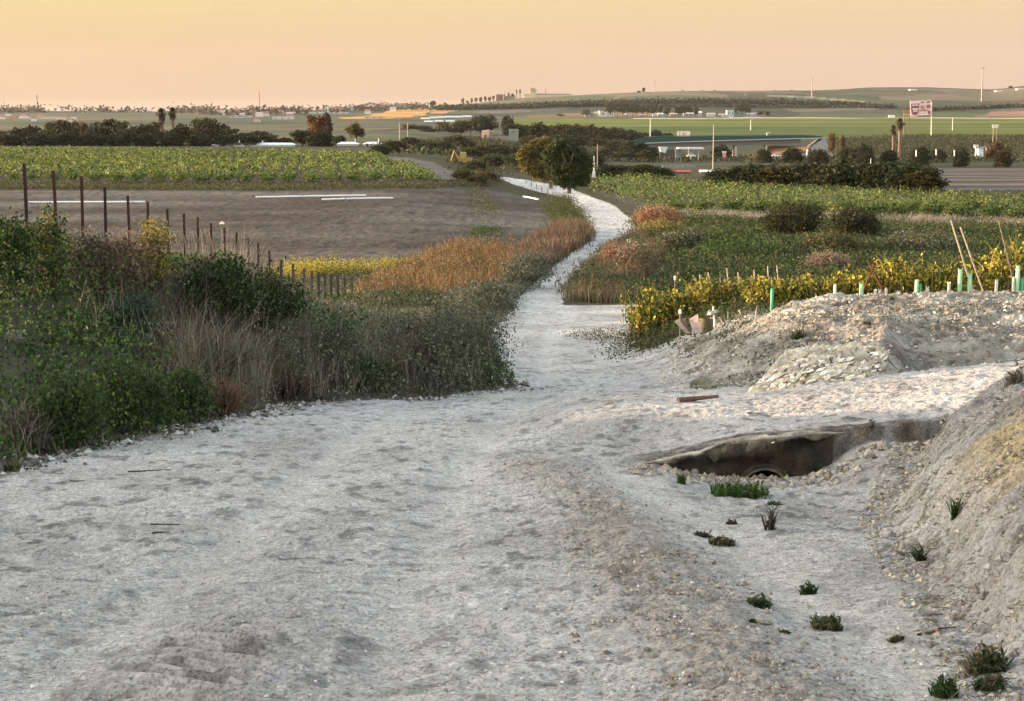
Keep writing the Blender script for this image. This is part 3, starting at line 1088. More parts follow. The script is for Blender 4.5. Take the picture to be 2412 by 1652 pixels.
# hedge right of the middle
hedge = [(1436, 386, 44, 412), (1475, 388, 50, 412), (1515, 386, 50, 414), (1550, 392, 46, 415), (1702, 396, 52, 428), (1742, 389, 58, 429), (1782, 384, 60, 431), (1824, 386, 58, 433), (1866, 383, 60, 434), (1908, 380, 60, 436),
         (1950, 384, 58, 438), (1988, 375, 60, 440), (2024, 380, 56, 441), (2062, 382, 58, 442), (2104, 378, 60, 443), (2142, 378, 62, 445), (2176, 388, 56, 446)]
for i, (u, v, w, vb) in enumerate(hedge):
    plant_px("bush", "hedge_tree", "%s dark tree from the left in the long hedge beyond the right vineyard" % ordw(i), "tree", u, v, w * 1.75, vb=vb + 6, ymin=150,
             group="dark hedge beyond the right vineyard", tint=random.choice([(.85, 1.0, .7), (1.0, 1.0, .7), (.7, .8, .65), (1.4, 1.1, .6)]), k=i)
for i, (k, u, v, w, Y, lb, tn) in enumerate([
        ("palm", 2117, 279, 22, 600, "tall shaggy palm with a brown trunk left of the billboard", (1.1, .85, .6)),
        ("palm", 2102, 296, 18, 610, "shorter brown palm leaning against the tall shaggy palm", (1.4, .9, .6)),
        ("tall", 1958, 312, 24, 640, "thin rust brown tree beside the bridge abutment", (2.0, 1.0, .8)),
        ("tall", 1980, 315, 20, 650, "second thin rust brown tree right of the bridge abutment", (1.8, 1.0, .8)),
        ("bush", 1928, 350, 46, 590, "brown bush before the bridge abutment", (1.2, .9, .8)),
        ("bush", 1868, 346, 44, 600, "dark round bush under the right end of the bridge", (.8, .9, .8)),
        ("bush", 1800, 350, 34, 600, "low dark bush behind the right bridge pier", (.8, .9, .8)),
        ("bush", 2030, 337, 52, 560, "broad dark bush in the scrub right of the bridge", (1, 1, .8)),
        ("bush", 2035, 356, 40, 520, "dark brown bush below the broad dark bush right of the bridge", (1, .8, .75)),
        ("bush", 1995, 345, 34, 570, "small dark bush right of the bridge abutment", (.8, .85, .8)),
        ("bush", 2168, 342, 44, 540, "round dark bush under the billboard's mast", (.9, 1, .8)),
        ("bush", 2262, 345, 34, 520, "small dark bush left of the white pump house", (.9, 1, .8)),
        ("tall", 2350, 332, 62, 520, "spreading brown tree beside the white pump house", (1.7, 1.0, .8)),
        ("bush", 2362, 352, 40, 515, "low brown bush under the spreading brown tree", (1.5, 1.0, .8)),
        ("bush", 2095, 352, 40, 560, "bush at the foot of the shaggy palms", (.8, .9, .75)),
        ("bush", 1700, 340, 44, 660, "dark bush behind the white canopy under the bridge", (1, 1, .9)),
        ("bush", 2210, 348, 34, 600, "pale green bush between the mast and the pump house", (1.4, 1.4, 1.2))]):
    if k == "palm":
        palm(u, v, w, Y, lb, i, .8)
        continue
    plant_px(k, "palm_tree" if k == "palm" else ("tree" if k == "tall" else "bush"), lb, "palm" if k == "palm" else ("tree" if k == "tall" else "bush"), u, v, w * 1.15, Y=Y, tint=tn, k=i)

# far farm trees, ridge trees, cypress row
ft = [(1432, 238, 12), (1443, 240, 12), (1455, 238, 12), (1466, 242, 11), (1478, 240, 13), (1490, 243, 11), (1500, 242, 13), (1512, 244, 12), (1524, 246, 12), (1540, 245, 13), (1552, 244, 13), (1570, 252, 14), (1598, 246, 16),
      (1612, 248, 14), (1626, 243, 12), (1640, 250, 12), (1735, 241, 9), (1744, 240, 9), (1756, 239, 11), (1764, 243, 8), (1790, 262, 14), (1808, 262, 12), (1380, 258, 16), (1320, 268, 16)]
for i, (u, v, w) in enumerate(sorted(ft)):
    plant_px("tall", "tree", "%s purplish brown tree from the left among the far farm buildings" % ordw(i), "tree", u, v, w * 1.7, Y=2165,
             group="far farm trees", tint=(1.5, 1.2, 1.4), k=i)
cy = [(1090, 231, 7), (1101, 238, 7), (1111, 231, 6), (1121, 231, 8), (1132, 229, 8), (1143, 228, 7), (1153, 228, 8), (1162, 226, 7), (1198, 218, 5), (1208, 221, 9)]
for i, (u, v, w) in enumerate(cy):
    plant_px("cypress", "cypress", "%s tree from the left in the row climbing the far ridge" % ordw(i), "tree", u, v - 1, w * 1.2, Y=2960, group="tree row on the far ridge", tint=(1, 1, 1), k=i)
for i, (u, v, w) in enumerate([(1217, 214, 5), (1225, 213, 7)]):
    plant_px("palm", "palm_tree", ["left", "right"][i] + " one of two tiny palms beside the ridge tower house", "palm", u, v, w * 1.6, Y=2960, k=i)
rt = [(18, 258), (60, 258), (96, 260), (190, 258), (212, 256), (240, 257), (262, 258), (288, 259), (301, 250), (420, 260), (470, 258), (505, 257), (522, 256), (540, 258), (580, 258), (620, 257), (640, 258), (662, 252), (672, 252), (700, 255),
      (722, 256), (746, 250), (770, 255), (800, 254), (816, 250), (846, 248), (880, 246), (912, 246), (985, 246), (1020, 238), (1047, 241), (1505, 214), (1516, 206), (1608, 211), (1654, 212), (1683, 212), (1823, 212), (1864, 212), (2380, 202)]
for i, (u, v) in enumerate(rt):
    plant_px("round" if i % 3 else "tall", "tree", "%s tiny dark tree from the left along the skyline" % ordw(i), "tree", u, v, random.uniform(9, 16) if u < 1500 else random.uniform(6, 10), Y=2930,
             group="tiny trees on the skyline", tint=(1.3, 1.2, 1.2), k=i)
rng_ = np.random.default_rng(5)
m = MB()
for (pts, hgt, n, w) in (([(1030, 259), (1180, 257), (1300, 252), (1420, 247)], 7, 260, 30), ([(1350, 251), (1500, 246), (1640, 244), (1800, 245), (1940, 250)], 7, 300, 30), ([(1500, 250), (1900, 254), (2100, 253)], 3, 120, 20),
                         ([(1900, 247), (2000, 248), (2100, 256)], 5, 70, 15), ([(2150, 262), (2412, 252)], 4, 80, 15)):
    us, vs = zip(*pts)
    for j in range(n):
        u = rng_.uniform(us[0], us[-1])
        v = np.interp(u, us, vs)
        g = G(u, v, 2200)
        P = np.array(g) + rng_.normal(size=(22, 3)) * np.array([7, w * .6, hgt * .28]) + np.array([0, 0, hgt * .45])
        leafq(m, P, 3.6, .8, pick(22, [(.045, .055, .035), (.065, .07, .04), (.035, .04, .03)], rng=rng_), rng=rng_)
o = m.build("hedgerow_shrubbery", M_LEAF)
tag(o, "dark unbroken bands of hedge crossing the far hillside", "hedge", kind="stuff")

# ------------------------------------------------------------------ the two big leaning trees by the track
def big_tree(name, label, u, vb, parts, lean, seed, cols, Yo=0):
    g = G(u, vb, 100)
    g.y += Yo
    g.z = Z(g.x, g.y)
    s = g.y / F
    r = np.random.default_rng(seed)
    e = thing(name, label, "tree", g)
    t = MB()
    t.tube([(0, 0, -.3), (lean * .3, 0, 1.2), (lean * .8, 0.1, 2.6), (lean * 1.5, 0, 4.2)], [.28, .22, .16, .07], (.13, .10, .075), 9)
    for k in range(9):
        a = k * .7
        q = 1.2 + .28 * k
        t.tube([(lean * q * .3, 0, q), (lean * q * .3 + cos(a) * .9, sin(a) * .9, q + .7), (lean * q * .35 + cos(a) * 1.9, sin(a) * 1.7, q + 1.6)], [.12, .08, .03], (.13, .10, .075), 6)
    t.build("trunk", M_WOOD, e, True)
    m = MB()
    for (du, v0, wu, hv) in parts:
        z = (vb - v0) * s
        clumped(m, (du * s, 0, z), (wu * s * .5, wu * s * .45, hv * s * .5), int(46 * (wu * hv / 900.) ** .8 + 16), 34, .15, .19, .55, cols, rng=r, bot=-.95, lo=.5, var=.5)
    m.build("crown", M_LEAF, e)
    return e


BT = [(.11, .125, .04), (.24, .19, .06), (.06, .075, .028), (.42, .28, .09)]  # gold tones put the low sun into the crowns' leaf colour
BT2 = [(.035, .065, .025), (.055, .09, .032), (.08, .10, .04)]
big_tree("tree", "left one of the two large wind-bent trees by the track, golden as if sunlit", 1300, 448,
         [(-62, 372, 38, 44), (-45, 356, 42, 40), (-25, 350, 46, 40), (-8, 343, 40, 34), (-52, 395, 40, 50), (-30, 400, 50, 60), (-8, 380, 40, 60), (-12, 412, 46, 46), (6, 365, 34, 50)], -.5, 21, BT, 4)
big_tree("tree", "right one of the two large wind-bent trees beside the track, darker and taller", 1340, 456,
         [(-46, 368, 34, 44), (-30, 352, 44, 38), (-14, 343, 30, 26), (2, 362, 50, 50), (24, 372, 48, 50), (38, 388, 36, 56), (-34, 392, 44, 52), (-10, 396, 60, 60), (18, 408, 56, 56), (-22, 420, 46, 40), (0, 430, 44, 36), (32, 424, 34, 34)], .1, 22, BT[:2] + BT2 + BT2)

# ------------------------------------------------------------------ vineyards
def field_points(poly, n, seed, margin=0):
    r = np.random.default_rng(seed)
    P = np.array(poly)
    lo, hi = P.min(0), P.max(0)
    X = r.uniform(lo[0], hi[0], n * 4)
    Y = r.uniform(lo[1], hi[1], n * 4)
    k = inpoly(X, Y, poly)
    return X[k][:n], Y[k][:n]


def vineyard(poly, label, seed, rowdir, gap, step, name, cols, near_label, near_n, leaf=.22, h=.95, umax=2500, umin=-120):
    r = np.random.default_rng(seed)
    P = np.array(poly)
    lo, hi = P.min(0), P.max(0)
    R = max(hi - lo)
    c0 = (lo + hi) / 2
    a, b = np.meshgrid(np.arange(-R, R, gap), np.arange(-R, R, step))
    a, b = a.ravel(), b.ravel()
    X = c0[0] + a * cos(rowdir) - b * sin(rowdir) + r.normal(0, .18, a.size)
    Y = c0[1] + a * sin(rowdir) + b * cos(rowdir) + r.normal(0, .18, a.size)
    k = inpoly(X, Y, poly)
    X, Y = X[k], Y[k]
    U = 1206 + X / Y * 3960
    k = (U > umin) & (U < umax) & (r.uniform(0, 1, U.size) > .04)
    X, Y = X[k], Y[k]
    order = np.argsort(Y)
    near, rest = order[:near_n], order[near_n:]
    for i, j in enumerate(near):
        plant("vine", "grapevine", near_label, "grapevine", (X[j], Y[j], Z(X[j], Y[j])), r.uniform(2.0, 2.7), r.uniform(1.8, 2.4), near_label.replace("grapevine", "grapevines"), tint=cols[i % len(cols)], k=i)
    m = MB()
    xs, ys = X[rest], Y[rest]
    zs = HS(xs, ys)
    n = len(xs)
    per = np.where(ys < 190, 26, np.where(ys < 260, 16, 11))
    kk = np.repeat(np.arange(n), per)
    pos = np.stack([xs, ys, zs], 1)[kk] + r.normal(size=(len(kk), 3)) * np.array([.42, .42, .22]) + np.array([0, 0, h * .55])
    tone = (.7 + .6 * vn(xs * .11, ys * .05, 7) + r.uniform(-.35, .35, n))[kk][:, None] * r.uniform(.6, 1.4, (len(kk), 1))
    yel = (vn(xs * .05 + 9, ys * .03, 8) > .55)[kk][:, None]
    C = pick(len(kk), VGRN, rng=r) * tone
    C = np.where(yel, C * np.array([1.15, 1.1, .9]), C)
    leafq(m, pos, leaf * np.sqrt(26 / per)[kk] * .85, .8, C, .2, rng=r)
    tall = r.integers(0, n, n // 2)
    blades(m, np.stack([xs, ys, zs], 1)[tall] + np.array([0, 0, .5]), .75, .07, .7, pick(len(tall), VGRN, rng=r) * 1.2, rng=r)
    o = m.build(name, M_LEAF)
    tag(o, label, "vines", kind="stuff")
    print("vines", n)


vineyard(VINE_L, "green grapevines filling the raised field behind the fallow plot on the left", 31, .12, 2.35, 1.3, "vine_foliage", [(1, 1, 1), (1.2, 1.1, .9), (.85, .95, .9)],
         "leafy grapevine on the near edge of the left vineyard", 90, leaf=.27)
vineyard(VINE_R, "green grapevines filling the wide field right of the track", 32, -.35, 2.35, 1.35, "vine_foliage", [(.8, .85, .85), (1.1, 1, .9), (.75, .85, .8)],
         "leafy grapevine on the near edge of the right vineyard", 120, leaf=.22)

# ------------------------------------------------------------------ thicket on the left bank
GRN = [(.036, .082, .016), (.06, .11, .022), (.022, .048, .012), (.10, .135, .035), (.045, .075, .028)]
GRY = [(.12, .125, .08), (.17, .175, .12), (.07, .075, .05), (.26, .26, .19), (.09, .08, .06)]
TWG = [(.20, .17, .13), (.14, .11, .085), (.27, .23, .18), (.10, .075, .06)]
RUS = [(.22, .12, .07), (.30, .18, .11), (.16, .085, .055), (.35, .24, .15)]
ORA = [(.34, .16, .06), (.44, .25, .11), (.24, .11, .05), (.16, .14, .05), (.46, .32, .20), (.09, .10, .035), (.10, .12, .04)]
YEL = [(.62, .47, .06), (.72, .58, .12), (.42, .35, .05), (.16, .20, .035), (.07, .10, .022)]


def edge_x(Y):
    return np.interp(Y, _ey, _ex)


GRYG = [(.15, .19, .09), (.21, .25, .125), (.08, .11, .05)]


def dome(P0, w, h, k, r):
    d = unit(k, r)
    d[:, 2] = np.abs(d[:, 2])
    q = r.uniform(.55, 1.08, (k, 1)) ** .6
    return P0 + d * q * np.array([w * 1.05, w * 1.05, h]) + r.normal(size=(k, 3)) * w * .08


def thicket():
    r = np.random.default_rng(11)
    n = 5200
    Y = 16.5 + (88 - 16.5) * r.uniform(0, 1, n) ** 1.25
    ex = np.where(Y < 56, edge_x(Y), np.interp(Y, [56, 70, 86, 107], [-.6, .1, 1.9, 4.3]))
    D = 13 * r.uniform(0, 1, n) ** 1.1
    X = ex - .12 - D
    u = 1206 + X / Y * 3960
    keep = (u > -190)
    X, Y, D, u = X[keep], Y[keep], D[keep], u[keep]
    z = HS(X, Y)
    n = len(X)
    t1 = vn(X * .45, Y * .28, 91) + r.normal(0, .10, n)
    t2 = vn(X * .6 + 40, Y * .35, 92) + r.normal(0, .10, n)
    near = np.clip(30 / Y, .35, 1.3)
    hgt = (.45 + .75 * vn(X * .8, Y * .5, 93)) * ss(-.1, 1.1, D + .25)
    hgt = hgt * np.where(Y > 48, np.interp(Y, [48, 60, 90], [1, .45, .38]), 1)
    sil = np.interp(u, [-190, 0, 60, 100, 200, 300, 400, 500, 600, 700, 800, 900, 1000, 1100, 1165, 1210], [500, 520, 512, 520, 552, 585, 606, 620, 648, 695, 708, 722, 722, 745, 800, 900])
    hgt = np.minimum(hgt * 1.15, (T(sil) * Y - z) * .86)
    front = u < 430
    green = MB()
    grey = MB()
    twig = MB()
    for i in range(n):
        h = max(hgt[i], .12)
        w = .30 + .28 * h
        P0 = np.array([X[i], Y[i], z[i]])
        k = max(int(46 * near[i] ** 1.2), 12)
        sz = .055 / near[i] ** .55
        tone = r.uniform(.55, 1.5)
        isg = (t1[i] > .56) or (front[i] and t1[i] > .45)
        if isg:
            P = dome(P0, w, h, k, r)
            leafq(green, P, sz * 1.3, .55, 1.2 * pick(k, GRN, rng=r, jit=.4) * tone, .5, r)
        elif t2[i] > .30:
            P = dome(P0, w, h, int(k * 1.5), r)
            leafq(grey, P, sz * 1.1, .42, 1.25 * pick(len(P), GRY + GRYG, rng=r, jit=.4) * tone, .8, r)
            kk = k // 9 + 1
            blades(twig, P0 + r.normal(size=(kk, 3)) * np.array([w * .4, w * .4, 0]), h * 1.15, .012 / near[i] ** .5, .55, pick(kk, TWG, rng=r) * tone, r)
        else:
            kk = k // 5 + 2
            blades(twig, P0 + r.normal(size=(kk, 3)) * np.array([w * .35, w * .35, 0]), h * 1.1, .014 / near[i] ** .5, .7, pick(kk, TWG + (RUS if t2[i] < .25 else []), rng=r) * tone, r)
            P = dome(P0, w, h, k, r)
            leafq(grey, P, sz * 1.0, .42, 1.3 * pick(k, GRY + OLV, rng=r, jit=.4) * tone, .6, r)
    for mb, nm, lb in ((green, "green_undergrowth", "tangled green leafy undergrowth on the left bank"), (grey, "grey_undergrowth", "tangled grey-green scrub on the left bank"),
                       (twig, "dry_stalks", "dry brown stalks and twigs tangled through the left bank")):
        tag(mb.build(nm, M_LEAF), lb, "undergrowth", kind="stuff")


thicket()


def near_shrub(name, label, u, vb, vtop, wpx, cols, twcols, kind="leaf", Yoff=0, seed=1, dens=1.0, leaf=.055, ymin=5, cat="shrub", lean=.6, fan=.75):
    g = G(u, vb, ymin)
    g.y += Yoff
    g.z = Z(g.x, g.y)
    s = g.y / F
    h = max(T(vtop) * g.y - g.z, .15)
    w = wpx * s
    r = np.random.default_rng(seed)
    e = thing(name, label, cat, g)
    t = MB()
    k = {'leaf': 26, 'stalk': 50, 'twig': 14}[kind]
    blades(t, np.c_[r.normal(0, w * .10, (k, 2)), np.zeros(k)], h * (1.0 if kind != "leaf" else .85), .016 + h * .004, lean, pick(k, twcols, rng=r), r)
    m = MB()
    if kind == "leaf":
        nc = int(70 * dens)
        clumped(m, (0, 0, h * .5), (w * .45, w * .42, h * .5), nc, 34, .06 + .05 * w, leaf, .5, cols, rng=r, bot=-.9, up=.5, lo=.4)
    elif kind == "stalk":
        k = int(420 * dens)
        a, q = r.uniform(0, 2 * pi, k), r.uniform(0, 1, k) ** .7
        dx = np.cos(a) * q * fan
        P = np.stack([dx * w * .10, np.sin(a) * q * w * .1, np.zeros(k)], 1)
        H_ = h * (1 - .35 * q) * r.uniform(.6, 1.1, k)
        tip = P + np.stack([np.cos(a) * q * w * .5, np.sin(a) * q * w * .4, H_], 1)
        mid = P * .5 + tip * .5 + np.array([0, 0, 1]) * (h * .08) + r.normal(size=(k, 3)) * .02
        b = unit(k, r) * .007
        C = pick(k, cols, rng=r)
        m.quads(np.stack([P - b, P + b, mid + b, mid - b], 1), C)
        m.quads(np.stack([mid - b, mid + b, tip + b * .3, tip - b * .3], 1), C)
        kk = int(260 * dens)
        j = r.integers(0, k, kk)
        leafq(m, mid[j] + r.normal(size=(kk, 3)) * .07 + (tip - mid)[j] * r.uniform(0, 1, (kk, 1)), leaf * .6, .4, pick(kk, cols, rng=r), .5, r)
    else:                                            # twiggy and small-leaved
        nc = int(80 * dens)
        clumped(m, (0, 0, h * .52), (w * .46, w * .42, h * .5), nc, 40, .05 + .045 * w, leaf * 1.0, .42, cols, rng=r, bot=-.9, up=.8, lo=.4)
        k = int(70 * dens)
        d = unit(k, r)
        d[:, 2] = np.abs(d[:, 2])
        tip = d * np.array([w * .5, w * .45, h]) + r.normal(size=(k, 3)) * .03
        P = tip * .45
        b = unit(k, r) * .007
        m.quads(np.stack([P - b, P + b, tip + b * .3, tip - b * .3], 1), pick(k, twcols, rng=r))
    t.build("stem", M_LEAF, e)
    m.build("foliage", M_LEAF, e)
    return e


S = near_shrub
S("shrub", "bright green leafy shrub second from the left at the road's edge", 178, 1058, 890, 190, GRN, TWG, seed=1, dens=1.5)
S("shrub", "bright green leafy shrub spilling towards the road right of another green one", 300, 1022, 850, 190, GRN, TWG, seed=2, dens=1.4, Yoff=.3)
S("shrub", "low bright green shrub at the road's edge beside the rusty dry tuft", 415, 1000, 870, 130, GRN, TWG, seed=3, dens=1.0, Yoff=.4)
S("dry_grass_tuft", "pale dry stalky tuft in the far left corner by the road", 62, 1066, 950, 170, TWG, TWG, "stalk", seed=4, dens=.8, cat="grass tuft")
S("shrub", "wide fan of bare grey stalks standing in the middle of the thicket", 445, 960, 765, 300, TWG + GRY, TWG, "stalk", seed=5, dens=1.3, Yoff=1.2)
S("dry_grass_tuft", "rust brown dry tuft leaning over the road's edge", 520, 985, 880, 120, RUS, RUS, "stalk", seed=6, dens=.8, cat="grass tuft", Yoff=.3)
S("shrub", "grey broom-like shrub right of the bare fan of stalks", 620, 945, 790, 170, GRY, TWG, "twig", seed=7, Yoff=1.0)
S("dry_grass_tuft", "brown dry tuft under the grey broom-like shrub", 690, 945, 860, 130, TWG + RUS, TWG, "stalk", seed=8, dens=.7, cat="grass tuft", Yoff=.2)
S("shrub", "olive grey shrub with pale tips in the middle of the bank's right half", 760, 925, 775, 170, GRY + OLV, TWG, "twig", seed=9, Yoff=1.2)
S("shrub", "green shrub at the road's edge below the grey shrubs", 870, 926, 845, 140, GRN + OLV, TWG, seed=10, Yoff=.2)
S("shrub", "low yellow-green shrub wedged between two dark grey bushes", 1003, 915, 800, 90, [(.09, .12, .03), (.05, .08, .02)], TWG, seed=11, Yoff=.5)
S("shrub", "grey-brown twiggy bush left of the big rounded one at the bend", 945, 918, 745, 170, GRY, TWG, "twig", seed=12, Yoff=.7, dens=1.2)
DGR = [(.10, .115, .08), (.15, .165, .12), (.07, .08, .06), (.21, .23, .15)]
S("shrub", "big rounded dark grey bush at the bend, closest to the track", 1098, 916, 725, 220, DGR, TWG, "twig", seed=13, dens=2.4, Yoff=.7)
S("shrub", "olive topped bush behind the big rounded one at the bend", 1030, 905, 715, 170, GRY + OLV + OLV, TWG, "twig", seed=14, dens=1.4, Yoff=2)
S("shrub", "dark green bush low behind the end of the fence posts", 520, 760, 608, 200, GRN + DKG, TWG, seed=15, dens=1.7, leaf=.07, ymin=26)
S("shrub", "dark green bush right of the last tall fence posts", 640, 780, 648, 180, GRN + DKG, TWG, seed=16, dens=1.5, leaf=.07, ymin=26)
S("shrub", "bushy green shrub high in the left corner before the first post", 20, 700, 510, 120, GRN, TWG, seed=17, dens=1.3, ymin=20, leaf=.06)
S("shrub", "green shrub with yellow tips between the second and third fence posts", 118, 700, 492, 100, GRN + [(.30, .26, .05)], TWG, seed=18, dens=1.0, ymin=20)
S("shrub", "yellow-tipped bush in front of the sixth fence post", 368, 690, 512, 80, [(.45, .33, .07), (.2, .17, .05), (.10, .11, .03)], TWG, seed=19, ymin=20, dens=.8)
S("shrub", "brown withered bush before the fifth fence post", 290, 700, 555, 130, TWG + RUS, TWG, "twig", seed=20, ymin=20)
S("shrub", "grey withered bush before the fourth fence post", 215, 700, 545, 110, GRY + TWG, TWG, "twig", seed=22, ymin=20)
S("shrub", "blue-green leafy clump in the dark middle of the left thicket", 265, 860, 690, 150, [(.04, .08, .045), (.06, .10, .06)], TWG, seed=21, dens=1.1, Yoff=.8)
S("shrub", "dark bush along the track's left side below the orange grass", 1150, 770, 660, 150, DGR, TWG, "twig", seed=23, dens=1.3, Yoff=0, ymin=40, leaf=.09)
S("shrub", "dark grey-green bush left of the track beside the pink weeds", 1245, 680, 600, 130, DGR, TWG, "twig", seed=24, dens=1.2, ymin=60, leaf=.11)

# strip of weeds between the track and the fallow plot
def strew(name, label, cat, poly, n, h, cols, w=.014, leaf=0., lean=.5, seed=1, per=16, spread=.3, wts=None, upper=None, hx=None):
    r = np.random.default_rng(seed)
    X, Y = field_points(poly, n, seed)
    z = HS(X, Y)
    m = MB()
    n = len(X)
    kk = np.repeat(np.arange(n), per)
    hh = h * (.55 + .9 * vn(X * .7, Y * .4, seed + 5))[kk]
    hh = hh * r.uniform(.7, 1.15, len(kk))
    P = np.stack([X, Y, z], 1)[kk] + r.normal(size=(len(kk), 3)) * np.array([spread, spread, 0])
    tone = r.uniform(.72, 1.28, n)[kk][:, None]
    if leaf:
        P[:, 2] += hh * r.uniform(.1, 1, len(kk))
        leafq(m, P, leaf, .5, pick(len(kk), cols, wts, rng=r) * tone, .5, r)
    else:
        blades(m, P, hh, w, lean, pick(len(kk), cols, wts, rng=r) * tone, r)
    o = m.build(name, M_LEAF)
    return tag(o, label, cat, kind="stuff")


PALE = [(.42, .36, .26), (.32, .26, .19), (.50, .44, .33), (.22, .18, .13)]
strew("dry_grass", "pale dry grass standing through the front of the left thicket", "grass", wpoly([(330, 1005), (420, 900), (560, 880), (760, 860), (1000, 870), (1100, 885), (1000, 915), (800, 925), (600, 955)], 8), 120, .8, PALE, w=.010, seed=75, per=34, spread=.16, lean=.55)
strew("dry_grass", "pale grey dry sprays over the top of the left thicket", "grass", wpoly([(150, 800), (400, 740), (700, 760), (1000, 760), (1120, 800), (900, 850), (500, 850), (200, 900)], 14), 170, .8, PALE + GRY, w=.011, seed=76, per=26, spread=.2, lean=.6)
strew("dry_grass", "dry brown grass at the left corner by the road", "grass", wpoly([(-60, 1050), (0, 1000), (120, 1020), (200, 1050), (60, 1075)], 8), 40, .5, PALE, w=.009, seed=77, per=36, spread=.14, lean=.6)

ORANGE = wpoly([(860, 690), (960, 640), (1060, 596), (1150, 590), (1215, 592), (1215, 640), (1170, 690), (1080, 715), (960, 712), (880, 708)], 62)
strew("orange_grass", "tall rust orange weeds between the fallow plot and the track", "weeds", ORANGE, 1000, .72, ORA, w=.03, seed=41, per=18, spread=.35, lean=.5)
strew("orange_grass", "seedy tops of the rust orange weeds", "weeds", ORANGE, 1100, .85, ORA + OLV, leaf=.075, seed=42, per=24, spread=.3)
strew("yellow_weeds", "yellow weeds and low shoots along the near edge of the fallow plot", "weeds", wpoly([(630, 640), (760, 632), (900, 628), (1000, 622), (1000, 640), (900, 650), (700, 652), (640, 660)], 62), 420, .5, YEL, leaf=.075, seed=43, per=22, spread=.3)
strew("yellow_weeds", "taller yellow shoots by the end of the tall fence posts", "weeds", wpoly([(640, 655), (700, 640), (790, 640), (790, 650), (700, 668)], 56), 160, .9, YEL, leaf=.07, seed=44, per=24, spread=.2)
PINK = [(.30, .14, .11), (.20, .10, .08), (.38, .24, .18), (.08, .10, .04), (.12, .12, .06), (.06, .08, .03)]
strew("pink_weeds", "dusty pink weeds between the small fence posts and the track", "weeds", wpoly([(1215, 640), (1230, 598), (1300, 560), (1340, 540), (1385, 552), (1375, 572), (1310, 615), (1255, 650)], 70), 1100, .8, PINK, w=.03, seed=45, per=16, spread=.3)
strew("pink_weeds", "leafy tops of the pink weeds beside the track", "weeds", wpoly([(1240, 625), (1300, 575), (1350, 545), (1385, 552), (1375, 572), (1310, 612)], 70), 420, .7, PINK + GRY + OLV, leaf=.09, seed=46, per=22, spread=.3)
strew("verge_weeds", "green and brown weeds along the left verge of the far track", "weeds", wpoly([(1335, 470), (1300, 480), (1290, 500), (1310, 540), (1385, 545), (1378, 520), (1348, 488)], 100), 700, .8, OLV + GRN + [(.2, .1, .06)], leaf=.11, seed=47, per=20, spread=.4)
strew("yellow_weeds", "ochre low bushes on the bend of the track", "weeds", wpoly([(1330, 570), (1350, 550), (1388, 552), (1384, 566), (1345, 592)], 80), 160, .6, [(.35, .22, .06), (.25, .18, .05), (.10, .11, .03)], leaf=.08, seed=48, per=30, spread=.3)
strew("grey_scrub", "dark grey scrub hugging the track's left side on the slope", "undergrowth", wpoly([(1165, 765), (1050, 760), (1060, 715), (1180, 690), (1240, 640), (1318, 606), (1256, 660), (1204, 714)], 45), 1300, .65, DGR, leaf=.075, seed=49, per=30, spread=.28)
strew("green_weeds", "green strip of weeds crossing the fallow plot", "weeds", wpoly([(1095, 450), (1130, 448), (1165, 480), (1170, 515), (1130, 512), (1120, 480)], 90), 130, .35, OLV + YEL[3:], leaf=.12, seed=50, per=16, spread=.6)
strew("green_weeds", "dark green low clump of weeds on the fallow plot", "weeds", wpoly([(1100, 545), (1175, 540), (1180, 560), (1120, 565)], 80), 70, .4, GRN, leaf=.10, seed=51, per=26, spread=.4)
strew("verge_grass", "rough grass verge between the left vineyard and the fallow plot", "grass", wpoly([(-100, 432), (300, 437), (700, 440), (1050, 434), (1160, 420), (1165, 440), (1000, 448), (700, 450), (300, 448), (-100, 448)], 120), 3200, .4, OLV + [(.16, .15, .09)], leaf=.17, seed=52, per=12, spread=.6)
strew("field_rim_scrub", "mixed low scrub on the slope past the left vineyard's end", "undergrowth", wpoly([(1060, 370), (1180, 360), (1300, 375), (1390, 400), (1330, 430), (1240, 410), (1170, 412), (1120, 430), (1085, 425), (1060, 398)], 150), 2600, .9, OLV + DKG + [(.17, .13, .06)], leaf=.28, seed=53, per=14, spread=.9)

strew("green_weeds", "green and grey scrub in front of the rust orange weeds", "undergrowth", wpoly([(850, 735), (860, 690), (960, 700), (1080, 715), (1180, 690), (1190, 720), (1060, 745)], 55), 700, .5, GRN + GRY + OLV, leaf=.085, seed=74, per=30, spread=.3)
# scrub right of the track
RS = wpoly([(1400, 640), (1450, 590), (1500, 560), (1505, 520), (1560, 508), (1800, 520), (2100, 522), (2412, 535), (2700, 540), (2700, 690), (2412, 690), (1850, 690), (1500, 705), (1345, 705), (1350, 680)], 55)
strew("mixed_scrub", "green and olive scrub on the flat right of the track", "undergrowth", RS, 7500, .5, OLV + GRN + GRN + [(.13, .13, .05), (.12, .17, .04)], leaf=.15, seed=54, per=22, spread=.5)
strew("grey_scrub", "grey-brown dry grass on the flat right of the track", "grass", RS, 1800, .45, TWG + GRY + RUS[:2], w=.03, seed=55, per=14, spread=.5)
strew("dry_grass", "reddish brown dry grass on the track's right verge", "grass", wpoly([(1345, 712), (1350, 680), (1395, 630), (1445, 585), (1500, 560), (1560, 600), (1520, 660), (1480, 715)], 55), 1500, .6, RUS + TWG + GRY + OLV + OLV, w=.022, seed=56, per=20, spread=.3)
strew("pale_grass", "pale dead grass along the near rim of the right vineyard", "grass", wpoly([(1600, 508), (1800, 514), (2412, 528), (2700, 532), (2700, 545), (2412, 541), (1800, 526), (1600, 520)], 80), 1500, .6, [(.35, .32, .25), (.25, .22, .17), (.42, .38, .30)], w=.04, seed=57, per=12, spread=.4)
